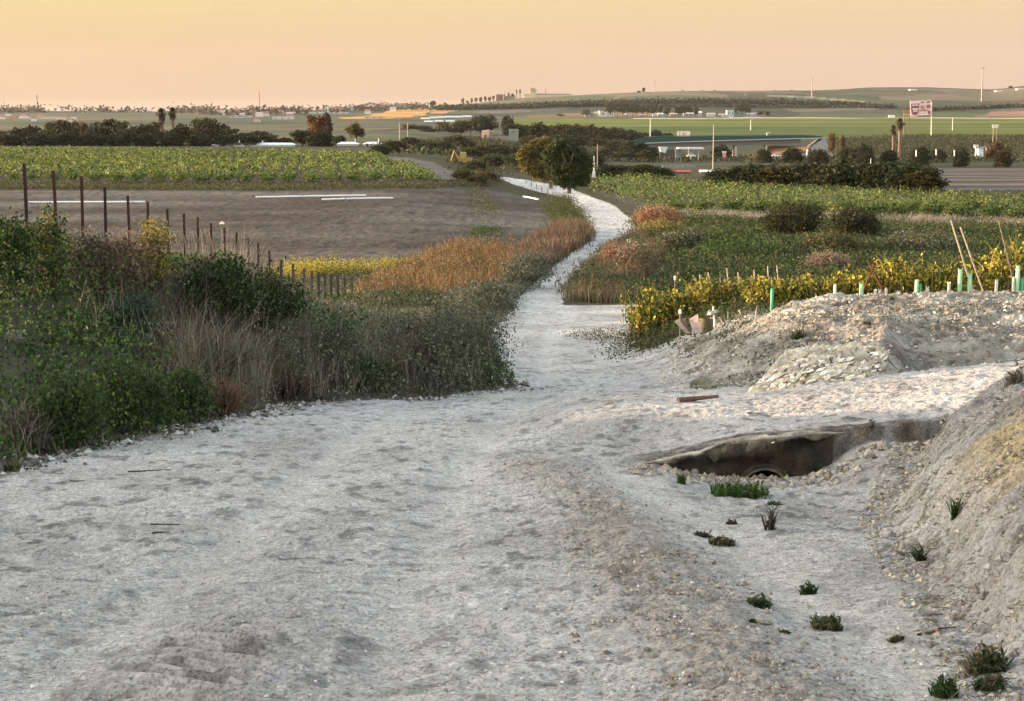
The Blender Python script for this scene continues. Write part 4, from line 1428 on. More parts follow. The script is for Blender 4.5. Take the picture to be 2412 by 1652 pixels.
for (nm, lb, u, vb, vt, w, c, sd, ln) in (
        ("shrub", "dark round shrub left of its twin below the right vineyard", 1868, 558, 484, 150, DKG + [(.16, .12, .04)], 61, .12),
        ("shrub", "dark round shrub right of its twin below the right vineyard", 2012, 566, 498, 130, DKG + [(.14, .11, .04)], 62, .12),
        ("shrub", "orange brown bush at the corner of the right vineyard by the track", 1552, 538, 492, 130, RUS + ORA[:3], 63, .11),
        ("shrub", "ochre bush beside the orange brown one near the bend", 1560, 560, 530, 130, [(.2, .17, .05), (.28, .2, .07), (.12, .12, .04)], 64, .11),
        ("shrub", "long green bush in the middle of the right scrub", 1700, 590, 543, 190, GRN + OLV, 65, .11),
        ("shrub", "low green bush in the right scrub, before the long green one", 1740, 612, 574, 240, GRN, 66, .1),
        ("shrub", "grey-green bush in the right scrub beside the long green one", 1600, 596, 552, 140, GRY + OLV, 67, .11),
        ("shrub", "faded pinkish bush behind the yellow vines", 1950, 640, 604, 120, [(.28, .2, .15), (.2, .15, .1)], 68, .09),
        ("shrub", "olive bush in the right scrub under the dark twins", 1960, 600, 560, 170, OLV, 69, .11),
        ("shrub", "dull green bush at the far right of the scrub", 2180, 600, 556, 220, OLV + GRY, 70, .11),
        ("shrub", "brown bush with pale stems by the track's right bend", 1500, 668, 575, 110, RUS + GRY, 71, .08),
        ("shrub", "pinkish dry bush closest to the track's right bend", 1452, 640, 578, 80, RUS, 72, .07)):
    S(nm, lb, u, vb, vt - 4, w, [tuple(np.array(x) * (.8 if sd < 63 else 1.25)) for x in c], TWG, "leaf", seed=sd, dens=3.0 if sd < 63 else 2.2, leaf=ln * 1.25, ymin=45)

# weeds on the foot of the mound and around the plank
strew("green_weeds", "green weeds at the left foot of the chalky mound", "weeds", wpoly([(1440, 850), (1480, 800), (1560, 770), (1650, 770), (1720, 745), (1790, 700), (1830, 720), (1760, 770), (1640, 810), (1560, 850), (1490, 862)], 20), 260, .28, GRN + OLV, leaf=.06, seed=58, per=34, spread=.2)
strew("green_weeds", "sparse weeds on the bare flat left of the mound", "weeds", wpoly([(1350, 790), (1420, 780), (1500, 770), (1500, 790), (1420, 815)], 20), 60, .14, GRN + OLV + TWG, leaf=.05, seed=59, per=26, spread=.25)
strew("mound_weeds", "thin dry weeds scattered over the mound's slope", "weeds", wpoly([(1600, 840), (1750, 760), (1900, 730), (2150, 720), (2412, 720), (2412, 800), (2150, 790), (1950, 780), (1850, 840), (1700, 880)], 20), 120, .13, OLV + TWG + GRN, leaf=.05, seed=60, per=16, spread=.2)

# ------------------------------------------------------------------ the yellow vines behind the mound
yv = [(1500, 702, 668, 46), (1525, 706, 660, 60), (1560, 704, 660, 60), (1590, 706, 648, 60), (1622, 704, 652, 60), (1655, 704, 640, 64), (1690, 702, 642, 64), (1722, 702, 638, 64), (1755, 700, 640, 64),
      (1790, 700, 632, 66), (1825, 698, 640, 66), (1862, 698, 632, 66), (1900, 698, 636, 66), (1940, 697, 628, 70), (1980, 697, 622, 72), (2020, 696, 624, 72), (2062, 695, 612, 76), (2105, 694, 590, 78),
      (2150, 694, 606, 76), (2195, 694, 604, 76), (2240, 693, 612, 76), (2285, 693, 596, 80), (2330, 692, 580, 84), (2375, 692, 540, 90), (2420, 692, 530, 90)]
for i, (u, vb, vt, w) in enumerate(yv):
    Y = 40.5 - (.6 if i % 2 else 0) if u > 1780 else 43 - (i % 2) * .7
    g = onland(u, Y)
    r = np.random.default_rng(400 + i)
    h = (T(vt + 4) * Y - g.z) * r.uniform(.72, .98)
    s = Y / F
    e = thing("yellow_grapevine", "%s yellowing grapevine from the left in the row behind the mound" % ordw(i), "grapevine", g, "yellowing grapevines behind the mound")
    t = MB()
    for k in range(3):
        a = r.uniform(-.35, .35)
        t.tube([(k * .18 - .18, 0, -.1), (k * .18 - .18 + a * .3, .02, h * .35), (k * .18 - .18 + a, r.uniform(-.1, .1), h * .8)], [.03, .024, .012], (.13, .08, .055), 6)
    t.build("trunk", M_WOOD, e, True)
    m = MB()
    gr = .55 if i < 3 else .18
    cols = YEL + [(.35, .2, .05)]
    wts = [1.1 - gr, 1.0 - gr * .8, .8, .8 + gr, 1.0 + gr * 2, .3]
    clumped(m, (0, 0, h * .58), (w * s * .56, .4, h * .42), int(r.uniform(26, 42)), 15, .085, .085, .7, cols, wts, rng=r, bot=-.9, lo=.25, var=.5)
    blades(m, np.c_[r.normal(0, w * s * .3, 30), r.normal(0, .15, 30), np.full(30, h * .45)], h * .55, .035, .7, pick(30, cols, wts, rng=r), r)
    for q in range(5):
        a0 = np.array([r.normal(0, w * s * .3), 0, h * .6])
        d0 = np.array([r.normal(0, .25), r.normal(0, .15), r.uniform(.25, .6) * h])
        leafq(m, a0 + d0 * r.uniform(0, 1, (9, 1)) + r.normal(size=(9, 3)) * .02, .085, .7, pick(9, cols, wts, rng=r), rng=r)
    m.build("foliage", M_LEAF, e)
strew("vine_row_undergrowth", "green undergrowth and shade weeds beneath the yellow vines", "undergrowth", [(3.2, 38.3), (13.5, 38.3), (14.5, 44.5), (3.2, 45.5)], 700, .42, GRN + OLV + [(.12, .09, .05)], leaf=.08, seed=73, per=22, spread=.25)

# guards, stakes and sticks among the vines
def guard(u, vb, vt, col, label, Y=37.5, wpx=11, lean=0.0):
    g = onland(u, Y)
    g.z -= .04
    s = Y / F
    h = max(T(vt) * Y - g.z, .12)
    rr = wpx * s / 2
    m = MB()
    n = 14
    V, Q = [], []
    for z, r_ in ((0, rr * 1.05), (h * .5, rr), (h, rr), (h, rr * .86), (h * .45, rr * .86)):
        for k in range(n):
            a = 2 * pi * k / n
            V.append((cos(a) * r_ + lean * z, sin(a) * r_, z + (.02 * cos(a * 2) if z == h else 0)))
    for i in range(4):
        for k in range(n):
            Q.append((i * n + k, i * n + (k + 1) % n, (i + 1) * n + (k + 1) % n, (i + 1) * n + k))
    m.faces(V, Q, col)
    o = m.build("vine_guard", M_PLASTIC, smooth=True)
    o.location = g
    o.rotation_euler = (0, 0, random.uniform(0, 6))
    return tag(o, label, "tube", "grow tubes along the yellow vines")


GG, GL, GW = (.07, .36, .17), (.28, .46, .26), (.50, .48, .40)
for a in ((1817, 714, 681, GG, "short bright green grow tube left of the others on the mound's crest"), (1965, 704, 670, GW, "narrow whitish grow tube left of the pale green one by the crossed sticks"),
          (2027, 702, 668, GL, "pale green grow tube right of the crossed sticks"), (2060, 704, 683, GW, "first of three short white grow tubes in a cluster"), (2070, 704, 682, GW, "second of three short white grow tubes in a cluster"),
          (2085, 700, 680, GW, "third of three short white grow tubes in a cluster"), (2114, 700, 687, GW, "tiny white grow tube stub past the white cluster"), (2157, 697, 660, GL, "tall pale green grow tube in the middle of the row"),
          (2165, 697, 672, GG, "short green grow tube touching the tall pale one mid-row"), (2182, 697, 676, GW, "white grow tube alone right of the mid-row pair"), (2233, 696, 666, GW, "white pointed grow tube left of the bright green pair"),
          (2258, 696, 634, GL, "tall bright green grow tube, left one of the pair by the leaning poles"), (2281, 696, 645, GL, "pale green grow tube, right one of the pair by the leaning poles"), (2344, 694, 660, GW, "white grow tube right of the leaning poles"),
          (2384, 693, 654, GW, "white grow tube left of the tallest green tube"), (2393, 694, 626, GL, "tallest pale green grow tube near the right edge"), (2404, 694, 658, GG, "green grow tube beside the tallest one")):
    guard(*a, wpx=10 if a[3] is GL else 7)


def pole(name, label, cat, pts, r, col, mat=M_WOOD, group=None, n=8):
    """a round pole through world points, its origin at the first"""
    b = Vector(pts[0])
    m = MB()
    m.tube([Vector(p) - b for p in pts], r, col, n)
    o = m.build(name, mat, smooth=True)
    o.location = b
    return tag(o, label, cat, group)


def stick(u0, v0, u1, v1, Y, label, col=(.30, .25, .18), r=.022, name="wooden_stake", cat="stake", dy=0, group=None):
    a = onland(u0, Y)
    a.z -= .1
    b = PT(u1, v1, Y + dy)
    m_ = a.lerp(b, .5) + Vector((random.uniform(-.02, .02), 0, 0))
    return pole(name, label, cat, [a, m_, b], [r, r * .9, r * .7], col, group=group)


stick(2318, 693, 2240, 520, 37.9, "long grey pole leaning left out of the vines, the left of two", r=.024)
stick(2342, 693, 2262, 535, 38.1, "long grey pole leaning left out of the vines, the right of two", r=.022)
stick(2408, 690, 2352, 520, 38.6, "dark thin pole leaning left at the right edge above the vines", (.16, .12, .09), .02)
stick(2000, 700, 2062, 622, 38.0, "rusty brown stick, the left leg of a crossed pair", (.10, .035, .02), .03)
stick(2120, 700, 2046, 618, 38.1, "rusty brown stick, the right leg of a crossed pair", (.10, .035, .02), .03)
stick(1930, 660, 1990, 676, 38.6, "dark bent stick low among the yellow vines", (.09, .05, .03), .018)
for i, (u, v0, u1, v1) in enumerate([(1662, 690, 1648, 645), (1685, 690, 1668, 640), (1724, 690, 1712, 630), (1748, 690, 1738, 640), (1778, 690, 1776, 634), (1816, 690, 1808, 625), (1840, 690, 1830, 624), (1700, 690, 1696, 652)]):
    stick(u, v0, u1, v1 + 2, 42.3, "%s thin pale stake from the left above the yellow vines" % ordw(i), (.42, .36, .26), .018, group="thin pale stakes above the yellow vines")
for i, (u, v, Y) in enumerate([(1590, 655, 43.5), (1602, 735, 35.5)]):
    b = Vector(PT(u, v, Y))
    a = onland(u - 2, Y)
    e = thing("marker_post", ["slim white-topped post behind the left end of the yellow vines", "slim white-topped post just behind the leaning planks"][i], "post", a)
    m = MB()
    m.tube([(0, 0, -.1), (b.x - a.x, 0, b.z - a.z)], .012, (.3, .26, .2), 6)
    m.build("shaft", M_WOOD, e)
    m = MB()
    m.tube([(b.x - a.x, 0, b.z - a.z - .04), (b.x - a.x, 0, b.z - a.z + .04), (b.x - a.x, 0, b.z - a.z + .06)], [.03, .03, .01], (.7, .68, .64), 8)
    m.build("cap", M_PLASTIC, e, True)


# old boards, bucket and ragged white stake at the foot of the mound
def board(corners, Y, th, col, label, name="plank", cat="board"):
    P = [PT(u, v, Y + dy) for (u, v, dy) in corners]
    c = sum(P, Vector()) / len(P)
    n_ = (P[1] - P[0]).cross(P[2] - P[0]).normalized() * th
    V = [tuple(p - c) for p in P] + [tuple(p - c + n_) for p in P]
    m = MB()
    m.faces(V, [(0, 1, 2, 3), (7, 6, 5, 4), (0, 4, 5, 1), (1, 5, 6, 2), (2, 6, 7, 3), (3, 7, 4, 0)], col)
    o = m.build(name, M_WOOD)
    o.location = c
    return tag(o, label, cat)


board([(1623, 752, 0), (1643, 740, 0), (1653, 783, -.25), (1632, 786, -.25)], 31.6, .03, (.40, .29, .25), "wide pinkish board leaning at the foot of the mound")
board([(1602, 752, .1), (1612, 749, .1), (1630, 788, -.2), (1620, 786, -.2)], 31.5, .04, (.10, .075, .055), "dark narrow board leaning left of the pinkish one")
board([(1588, 757, .1), (1597, 752, .1), (1626, 785, -.2), (1616, 786, -.2)], 31.3, .03, (.24, .20, .16), "grey splintered board, outermost left of the leaning boards")
g = G(1663, 786, 20)
m = MB()
m.tube([(0, 0, -.05), (0, 0, .14), (0, 0, .34)], [.13, .145, .155], (.09, .08, .04), 16, cap=False)
m.tube([(0, 0, .02), (0, 0, .03)], [.12, .12], (.04, .035, .02), 16)
o = m.build("old_bucket", M_METAL, smooth=True)
o.location = g
tag(o, "dark mossy bucket standing beside the pinkish board", "bucket")
g = G(1684, 782, 20)
s = g.y / F
e = thing("stake_with_rag", "white stake with ragged white strips tied at its top", "stake", g)
m = MB()
m.tube([(0, 0, -.06), (-.02, 0, .28), (-.05, 0, 60 * s)], [.022, .02, .016], (.75, .72, .66), 8)
m.build("stake", M_WOOD, e, True)
m = MB()
r = np.random.default_rng(8)
blades(m, np.c_[r.normal(-.05, .05, 22), r.normal(0, .03, 22), np.full(22, 40 * s)], .12, .04, .9, pick(22, [(.8, .78, .74), (.65, .62, .58)], rng=r), r)
m.build("rag", M_LEAF, e)
for i, (u, v) in enumerate([(1712, 772), (1745, 768), (1778, 760)]):
    a = G(u, v, 20)
    pole("wooden_stake", ["short dark post right of the ragged white stake", "short grey post further right of the ragged stake", "thin pale stick where the mound's weeds begin"][i], "stake",
         [a + Vector((0, 0, -.1)), a + Vector((.02, 0, .2)), a + Vector((random.uniform(-.1, .1), 0, .34))], .016, (.3, .25, .2))

# ------------------------------------------------------------------ fences
def post_run(e, tops, Y0, dY, h, w, col, bases=None):
    out = []
    for i, (u, v) in enumerate(tops):
        Y = Y0 + dY * i if not isinstance(dY, list) else dY[i]
        p = PT(u, v, Y)
        zg = Z(p.x, Y) - .2
        m = MB()
        t = w / 2
        lx = random.uniform(-.03, .03)
        m.faces([(-t, -t, 0), (t, -t, 0), (t, t, 0), (-t, t, 0), (lx - t, -t, p.z - zg), (lx + t, -t, p.z - zg), (lx + t, t, p.z - zg), (lx - t, t, p.z - zg)],
                [(0, 1, 5, 4), (1, 2, 6, 5), (2, 3, 7, 6), (3, 0, 4, 7), (4, 5, 6, 7)], np.array(col) * random.uniform(.7, 1.4))
        o = m.build("post", M_RUST, e)
        o.location = Vector((p.x - lx, Y, zg)) - e.location
        out.append((p, zg))
    return out


tops = [(57, 385), (126, 402), (192, 415), (247, 443), (301, 461), (348, 475), (394, 492), (433, 503), (466, 512), (497, 526), (528, 537), (557, 548), (585, 560), (608, 572), (634, 590)]
e = thing("wire_fence", "fence of tall rusty posts with sagging wire climbing the left bank", "fence", onland(57, 33.75))
res = post_run(e, tops, 33.75, 1.5875, 1.9, .055, (.04, .015, .011))
for k, fz in enumerate((.10, .75, 1.25)):
    m = MB()
    pts = []
    for i, (p, zg) in enumerate(res):
        q = p - Vector((0, 0, fz)) - e.location
        if pts:
            pts.append((Vector(pts[-1]) + q) / 2 - Vector((0, 0, .03)))
        pts.append(q)
    m.tube(pts, .0045, (.10, .07, .06), 4, cap=False)
    m.build("wire", M_RUST, e)
far1 = [(662, 612), (690, 622), (716, 632), (735, 638), (750, 641), (765, 643), (780, 646), (795, 648), (812, 649), (830, 651), (850, 651), (874, 650), (898, 646)]
e = thing("wire_fence", "low run of dark posts curving along the fallow plot's near corner", "fence", onland(700, 66))
post_run(e, far1, 0, list(np.linspace(59, 76, len(far1))), 1.1, .09, (.07, .045, .03))
far2 = [(1222, 577), (1232, 574), (1241, 570), (1250, 564), (1258, 559), (1266, 556), (1274, 551), (1282, 547), (1290, 543), (1297, 539), (1304, 535)]
e = thing("wire_fence", "short run of close grey-brown posts beside the track's bend", "fence", onland(1260, 98))
post_run(e, far2, 0, list(np.linspace(88, 110, len(far2))), 1.1, .10, (.13, .085, .065))
far3 = [(1192, 398), (1204, 402), (1216, 407), (1228, 414), (1240, 421), (1252, 428), (1264, 434), (1276, 440), (1290, 448), (1300, 456), (1306, 468), (1312, 482), (1316, 500)]
e = thing("wire_fence", "thin fence along the left side of the track's far stretch", "fence", onland(1250, 190))
post_run(e, far3, 0, [262, 255, 247, 238, 228, 218, 208, 198, 186, 174, 160, 146, 132], 1.3, .10, (.22, .16, .12))
far4 = [(1478, 556), (1480, 568)]

# pipes lying on the fallow plot
for (u0, v0, u1, v1, lb) in ((68, 481, 342, 480, "long white irrigation pipe lying behind the tall fence posts"), (603, 469, 712, 467, "left white pipe in the upper line on the fallow plot"),
                             (714, 467, 862, 465, "right white pipe in the upper line on the fallow plot"), (758, 475, 812, 473, "short white pipe in the lower line on the fallow plot"),
                             (816, 473, 926, 471, "long white pipe in the lower line on the fallow plot"), (1233, 467, 1268, 474, "short white pipe lying near the bend of the far track")):
    a, b = G(u0, v0, 90), G(u1, v1, 90)
    n_ = 6
    pts = []
    for k in range(n_ + 1):
        q = a.lerp(b, k / n_)
        q.y += random.uniform(-.15, .15)
        q.z = Z(q.x, q.y) + .16
        pts.append(q)
    pole("irrigation_pipe", lb, "pipe", pts, .075, (.85, .83, .82), M_PLASTIC)
g = G(522, 546, 60)
g = onland(522, 118)
m = MB()
m.faces([(-.2, -.1, .0), (.22, -.12, .02), (.16, .1, .15), (-.1, .12, .12), (.03, 0, .2)], [(0, 1, 4, 4), (1, 2, 4, 4), (2, 3, 4, 4), (3, 0, 4, 4)], (.8, .55, .45))
o = m.build("plastic_sack", M_PLASTIC)
o.location = g
tag(o, "crumpled pale sack on the fallow plot behind the fence", "sack")

# ------------------------------------------------------------------ culvert
CX, CY = 2.67, 17.56


def culvert():
    e = thing("culvert", "half-buried concrete pipe culvert under the dirt crossing, stained brown", "culvert", (CX, CY, -4.02))
    r = np.random.default_rng(77)
    # headwall: a rough slab with a ragged top edge and an arched cut round the pipe
    nx, nz = 120, 26
    x = np.linspace(-1.2, .72, nx)
    m = MB()
    top = np.interp(x, [-1.25, -1.0, -.7, -.45, -.1, .3, .7, 1.0, 1.35, 1.75], [.24, .34, .43, .53, .58, .60, .64, .66, .70, .72]) + fbm(x * 5, x * 0 + 3, 4, 3) * .09 + fbm(x * 22, x * 0 + 9, 3, 4) * .06
    V = np.zeros((nz, nx, 3))
    bot = np.interp(x, [-1.25, -1, 0, .9, 1.3, 1.75], [-.1, -.1, -.12, -.1, .0, .2])
    for j in range(nz):
        t = j / (nz - 1)
        zz = bot + (top - bot) * t
        V[j, :, 0] = x
        V[j, :, 2] = zz
        bulge = np.where((x > -.55) & (x < .12), ss(.62, .9, t) * .12 * (1 + fbm(x * 7, x * 0 + t * 4, 3, 9) * 2), ss(.8, 1, t) * .05)
        V[j, :, 1] = .06 - bulge + fbm(x * 6, np.full(nx, t * 5.), 4, 5) * .07 + ss(.85, 1.15, np.abs(x)) * .1
    C = np.zeros((nz, nx, 3))
    for j in range(nz):
        t = j / (nz - 1)
        k = np.clip(fbm(x * 3, np.full(nx, t * 3.), 4, 6) * 2 + .35, 0, 1)[:, None]
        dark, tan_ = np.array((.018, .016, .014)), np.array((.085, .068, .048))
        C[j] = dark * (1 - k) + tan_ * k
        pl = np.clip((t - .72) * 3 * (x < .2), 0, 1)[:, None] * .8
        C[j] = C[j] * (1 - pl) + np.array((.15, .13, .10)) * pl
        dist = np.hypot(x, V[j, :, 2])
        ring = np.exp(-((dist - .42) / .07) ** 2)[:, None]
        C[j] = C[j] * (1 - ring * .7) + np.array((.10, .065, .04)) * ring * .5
    idx = np.arange(nx * nz).reshape(nz, nx)
    Q = np.stack([idx[:-1, :-1], idx[:-1, 1:], idx[1:, 1:], idx[1:, :-1]], -1).reshape(-1, 4)
    Vf = V.reshape(-1, 3)
    cen = Vf[Q].mean(1)
    Q = Q[np.hypot(cen[:, 0], cen[:, 2]) > .30]
    m.faces(Vf, Q, C.reshape(-1, 3))
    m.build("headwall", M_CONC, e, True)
    # ragged crust of dirt hanging over the wall's top edge
    m = MB()
    ns = 130
    xs = np.linspace(-1.3, .85, ns)
    tz = np.interp(xs, [-1.35, -1.0, -.7, -.45, -.1, .3, .7, 1.0, 1.3, 1.55], [.34, .40, .46, .56, .62, .65, .67, .69, .70, .71])
    ring_n = 7
    V = np.zeros((ns, ring_n, 3))
    CC = np.zeros((ns, ring_n, 3))
    for k in range(ring_n):
        a = pi * k / (ring_n - 1)
        rad = (.05 + .12 * fbm(xs * 3, xs * 0 + k * .5, 3, 12) + .10 * fbm(xs * 11, xs * 0 + k * .9, 3, 13)) * (1 - ss(.6, 1.0, np.abs(xs + .22) / 1.08) * .9)
        hang = np.where((xs > -.65) & (xs < .05), 2.2, 1.0)
        V[:, k, 0] = xs + fbm(xs * 9, xs * 0 + k * 2, 2, 14) * .05
        V[:, k, 1] = .02 - np.sin(a) * rad * 1.2
        V[:, k, 2] = tz + np.cos(a) * rad * np.where(k > 3, hang, .6) - .03
        CC[:, k] = np.array((.36, .33, .28)) if k < 3 else np.array((.20, .17, .13))
    idx = np.arange(ns * ring_n).reshape(ns, ring_n)
    Q = np.stack([idx[:-1, :-1], idx[1:, :-1], idx[1:, 1:], idx[:-1, 1:]], -1).reshape(-1, 4)
    m.faces(V.reshape(-1, 3), Q, CC.reshape(-1, 3))
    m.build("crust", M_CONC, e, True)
    # pipe with thick rim
    m = MB()
    n = 40
    rings = [(.31, .12), (.31, .03), (.29, .0), (.285, .01), (.27, .01), (.25, -.01), (.24, .1), (.24, 1.2), (.24, 2.2), (.0, 2.2)]
    V, Q, Cc = [], [], []
    for i, (rr, y) in enumerate(rings):
        for k in range(n):
            a = 2 * pi * k / n
            V.append((cos(a) * rr, y, sin(a) * rr))
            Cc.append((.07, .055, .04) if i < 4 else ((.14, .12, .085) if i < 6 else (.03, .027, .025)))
    for i in range(len(rings) - 1):
        for k in range(n):
            Q.append((i * n + k, i * n + (k + 1) % n, (i + 1) * n + (k + 1) % n, (i + 1) * n + k))
    m.faces(V, Q, Cc)
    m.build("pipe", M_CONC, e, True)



culvert()


def rock(pos, size, label, seed, col=(.42, .38, .30), name="rock", flat=.75, group=None, cat="rock"):
    r = np.random.default_rng(seed)
    n, mz = 18, 11
    V, Q = [], []
    off = r.uniform(0, 50)
    for j in range(mz + 1):
        th = pi * j / mz
        for k in range(n):
            a = 2 * pi * k / n
            d = np.array([sin(th) * cos(a), sin(th) * sin(a), cos(th)])
            q = 1 + .9 * float(fbm(np.array([d[0] * 1.3 + off + d[2]]), np.array([d[1] * 1.3 + d[2] * .8]), 4, seed)[0])
            V.append(tuple(d * q * np.array([1, .85, flat]) * size))
    for j in range(mz):
        for k in range(n):
            Q.append((j * n + k, (j + 1) * n + k, (j + 1) * n + (k + 1) % n, j * n + (k + 1) % n))
    m = MB()
    m.faces(V, Q, col)
    o = m.build(name, M_ROCK, smooth=False)
    o.location = pos
    return tag(o, label, cat, group)


for (u, vb, wpx, lb, sd) in ((1550, 1118, 20, "pale lumpy rock in the small hollow at the headwall's left end", 1), (1586, 1122, 13, "little pale rock between two bigger ones left of the pipe", 2),
                             (1634, 1116, 26, "upright pale rock leaning at the headwall left of the pipe", 3), (1800, 1147, 32, "flat-topped cream rock just before the pipe's mouth", 4),
                             (1770, 1143, 18, "small cream rock left of the flat-topped one at the pipe's mouth", 5), (1972, 1140, 20, "pale rock lying alone right of the culvert", 6),
                             (1952, 1124, 10, "tiny pale rock by the right end of the culvert wall", 7), (1460, 886, 12, "small rock on the flat where the crossing leaves the road", 8),
                             (1660, 1175, 9, "small stone in front of the weeds before the culvert", 9), (40, 806, 60, "pale boulder half hidden in the thicket at the left", 10),
                             (612, 1002, 22, "whitish clod at the thicket's edge beside the dry tuft", 11), (700, 965, 16, "dark stone at the thicket's edge under the brown tuft", 12)):
    g = G(u, vb, 6)
    s = g.y / F
    rock(g + Vector((0, 0, wpx * s * .12)), wpx * s * .5, lb, sd, col=(.13, .12, .12) if sd == 12 else ((.16, .15, .12) if sd == 10 else (.36, .33, .27)), flat=1.0 if sd == 3 else .75)

scatter_later = True
# ------------------------------------------------------------------ weeds on the near ground
def weed(u, v, wpx, hpx, label, seed, cols=None, k=70, kind="tuft"):
    g = G(u, v, 5)
    s = g.y / F
    r = np.random.default_rng(seed)
    m = MB()
    w_ = wpx
    wpx, k = wpx * .68, int(k * .8)
    cols = cols or [[(.05, .11, .02), (.08, .14, .03), (.035, .07, .02)], [(.06, .09, .03), (.12, .13, .05), (.04, .06, .02), (.25, .21, .12)], [(.035, .075, .025), (.06, .11, .04), (.10, .09, .05)]][seed % 3]
    w, h = wpx * s, hpx * s
    P = np.c_[np.clip(r.normal(0, w * .25, k), -w * .45, w * .45), np.clip(r.normal(0, w * .2, k), -w * .35, w * .35), np.zeros(k)]
    P[:, 2] = HS(g.x + P[:, 0], g.y + P[:, 1]) - g.z - .005
    blades(m, P, h * (.7 + .15 * (seed % 4)), .010 + .004 * (seed % 3), .7 + .25 * (seed % 3), pick(k, cols, rng=r), r, droop=.4)
    blades(m, P[:k // 6 + 2] * 1.1, h * .8, .006, 1.2, pick(k // 6 + 2, TWG, rng=r) * 1.4, r)
    kk = k * 2
    Q_ = np.c_[np.clip(r.normal(0, w * .22, kk), -w * .4, w * .4), np.clip(r.normal(0, w * .18, kk), -w * .3, w * .3), np.abs(r.normal(0, h * .35, kk))]
    Q_[:, 2] += HS(g.x + Q_[:, 0], g.y + Q_[:, 1]) - g.z
    leafq(m, Q_, .045, .4, pick(kk, cols, rng=r), .3, r)
    o = m.build("weed", M_LEAF)
    o.location = g
    return tag(o, label, "weed")


for a in ((1742, 1172, 215, 44, "broad green weed patch growing before the culvert pipe", 1, [(.06, .13, .02), (.09, .16, .03), (.04, .08, .02)], 420), (1822, 1196, 60, 18, "small dull weed at the right end of the patch before the culvert", 2, None, 60),
          (1604, 1140, 30, 22, "small weed beside the rocks left of the culvert patch", 3), (1700, 1286, 90, 30, "dark weed with brown leaves in the middle of the hollow", 4, None, 110),
          (1655, 1268, 70, 16, "low brownish weed just behind the dark one in the hollow", 5, [(.10, .08, .05), (.06, .07, .03)]), (1722, 1236, 40, 10, "flat scrap of weed above the dark one in the hollow", 6, [(.08, .07, .05)], 40),
          (1816, 1252, 40, 60, "thin upright weed with bare stalk in the hollow", 7, [(.10, .10, .06), (.06, .06, .04)], 34), (1790, 1430, 74, 34, "tufty weed, left one of two side by side", 8),
          (1904, 1404, 60, 32, "tufty weed, right one of two side by side", 9), (1948, 1482, 108, 34, "wide dark weed below the two tufty ones", 10, None, 150),
          (1846, 1496, 30, 14, "tiny dark weed left of the wide one", 11, None, 40), (1772, 1470, 18, 12, "dark speck of weed furthest left on the lower strip", 12, None, 26), (2112, 1516, 50, 20, "small green weed at the foot of the right bank", 13),
          (2168, 1330, 22, 50, "small upright green weed on the right bank", 14, None, 40), (2248, 1226, 20, 56, "taller thin green weed higher on the right bank", 15, None, 36), (2322, 1590, 130, 80, "bushy dark green weed low on the right bank", 16, None, 260),
          (2330, 1625, 100, 40, "spreading weed just below the bushy one on the right bank", 17, None, 140), (2225, 1645, 90, 50, "green weed at the bottom of the hollow by the frame's lower right", 18, None, 170),
          (30, 1112, 70, 30, "low green weed at the road's left edge", 19, None, 120), (2052, 1022, 14, 40, "thin dry stalk on the crossing by the right bank", 20, TWG, 10), (2100, 712, 24, 18, "small green weed on the mound's crest", 21),
          (2040, 772, 26, 22, "green weed halfway up the mound", 22), (1880, 800, 40, 26, "green weed patch left above the chalk face", 23), (2390, 905, 60, 50, "leafless thorny weed on top of the right bank", 24, TWG, 80)):
    weed(*a)

# twigs on the road
for i, (u0, v0, u1, v1, lb) in enumerate(((356, 1238, 424, 1241, "longer of two dark twigs lying on the road's left half"), (360, 1258, 398, 1259, "shorter of two dark twigs lying on the road's left half"),
                                          (1596, 950, 1692, 942, "long brown branch lying on the crossing's far edge"), (2160, 1502, 2250, 1484, "dark branch lying at the foot of the right bank"),
                                          (300, 1115, 420, 1110, "thin dark twig at the thicket's edge"), (60, 1125, 135, 1122, "thick dark twig at the road's left edge"), (165, 1138, 200, 1136, "short stubby twig on the road's left side"))):
    a, b = G(u0, v0, 5), G(u1, v1, 5)
    pts = [a.lerp(b, t) + Vector((0, random.uniform(-.03, .03), .0)) for t in (0, .3, .6, 1)]
    pts = [Vector((p.x, p.y, Z(p.x, p.y) + .012 + (.03 if i == 2 else 0))) for p in pts]
    pole("twig" if i not in (2, 3) else "branch", lb, "twig" if i not in (2, 3) else "branch", pts, [.008, .007, .006, .003] if i != 2 else [.03, .035, .03, .02], (.07, .055, .045) if i != 2 else (.13, .075, .055), n=6)
a = G(-30, 1058, 5)
pts = [G(-60, 1058, 5) + Vector((0, 0, .05)), G(-20, 1060, 5) + Vector((0, 0, .05)), G(26, 1066, 5) + Vector((0, 0, .04))]
pole("drain_pipe", "blue-grey plastic pipe end sticking out at the left road edge", "pipe", pts, .055, (.12, .13, .20), M_PLASTIC, n=12)

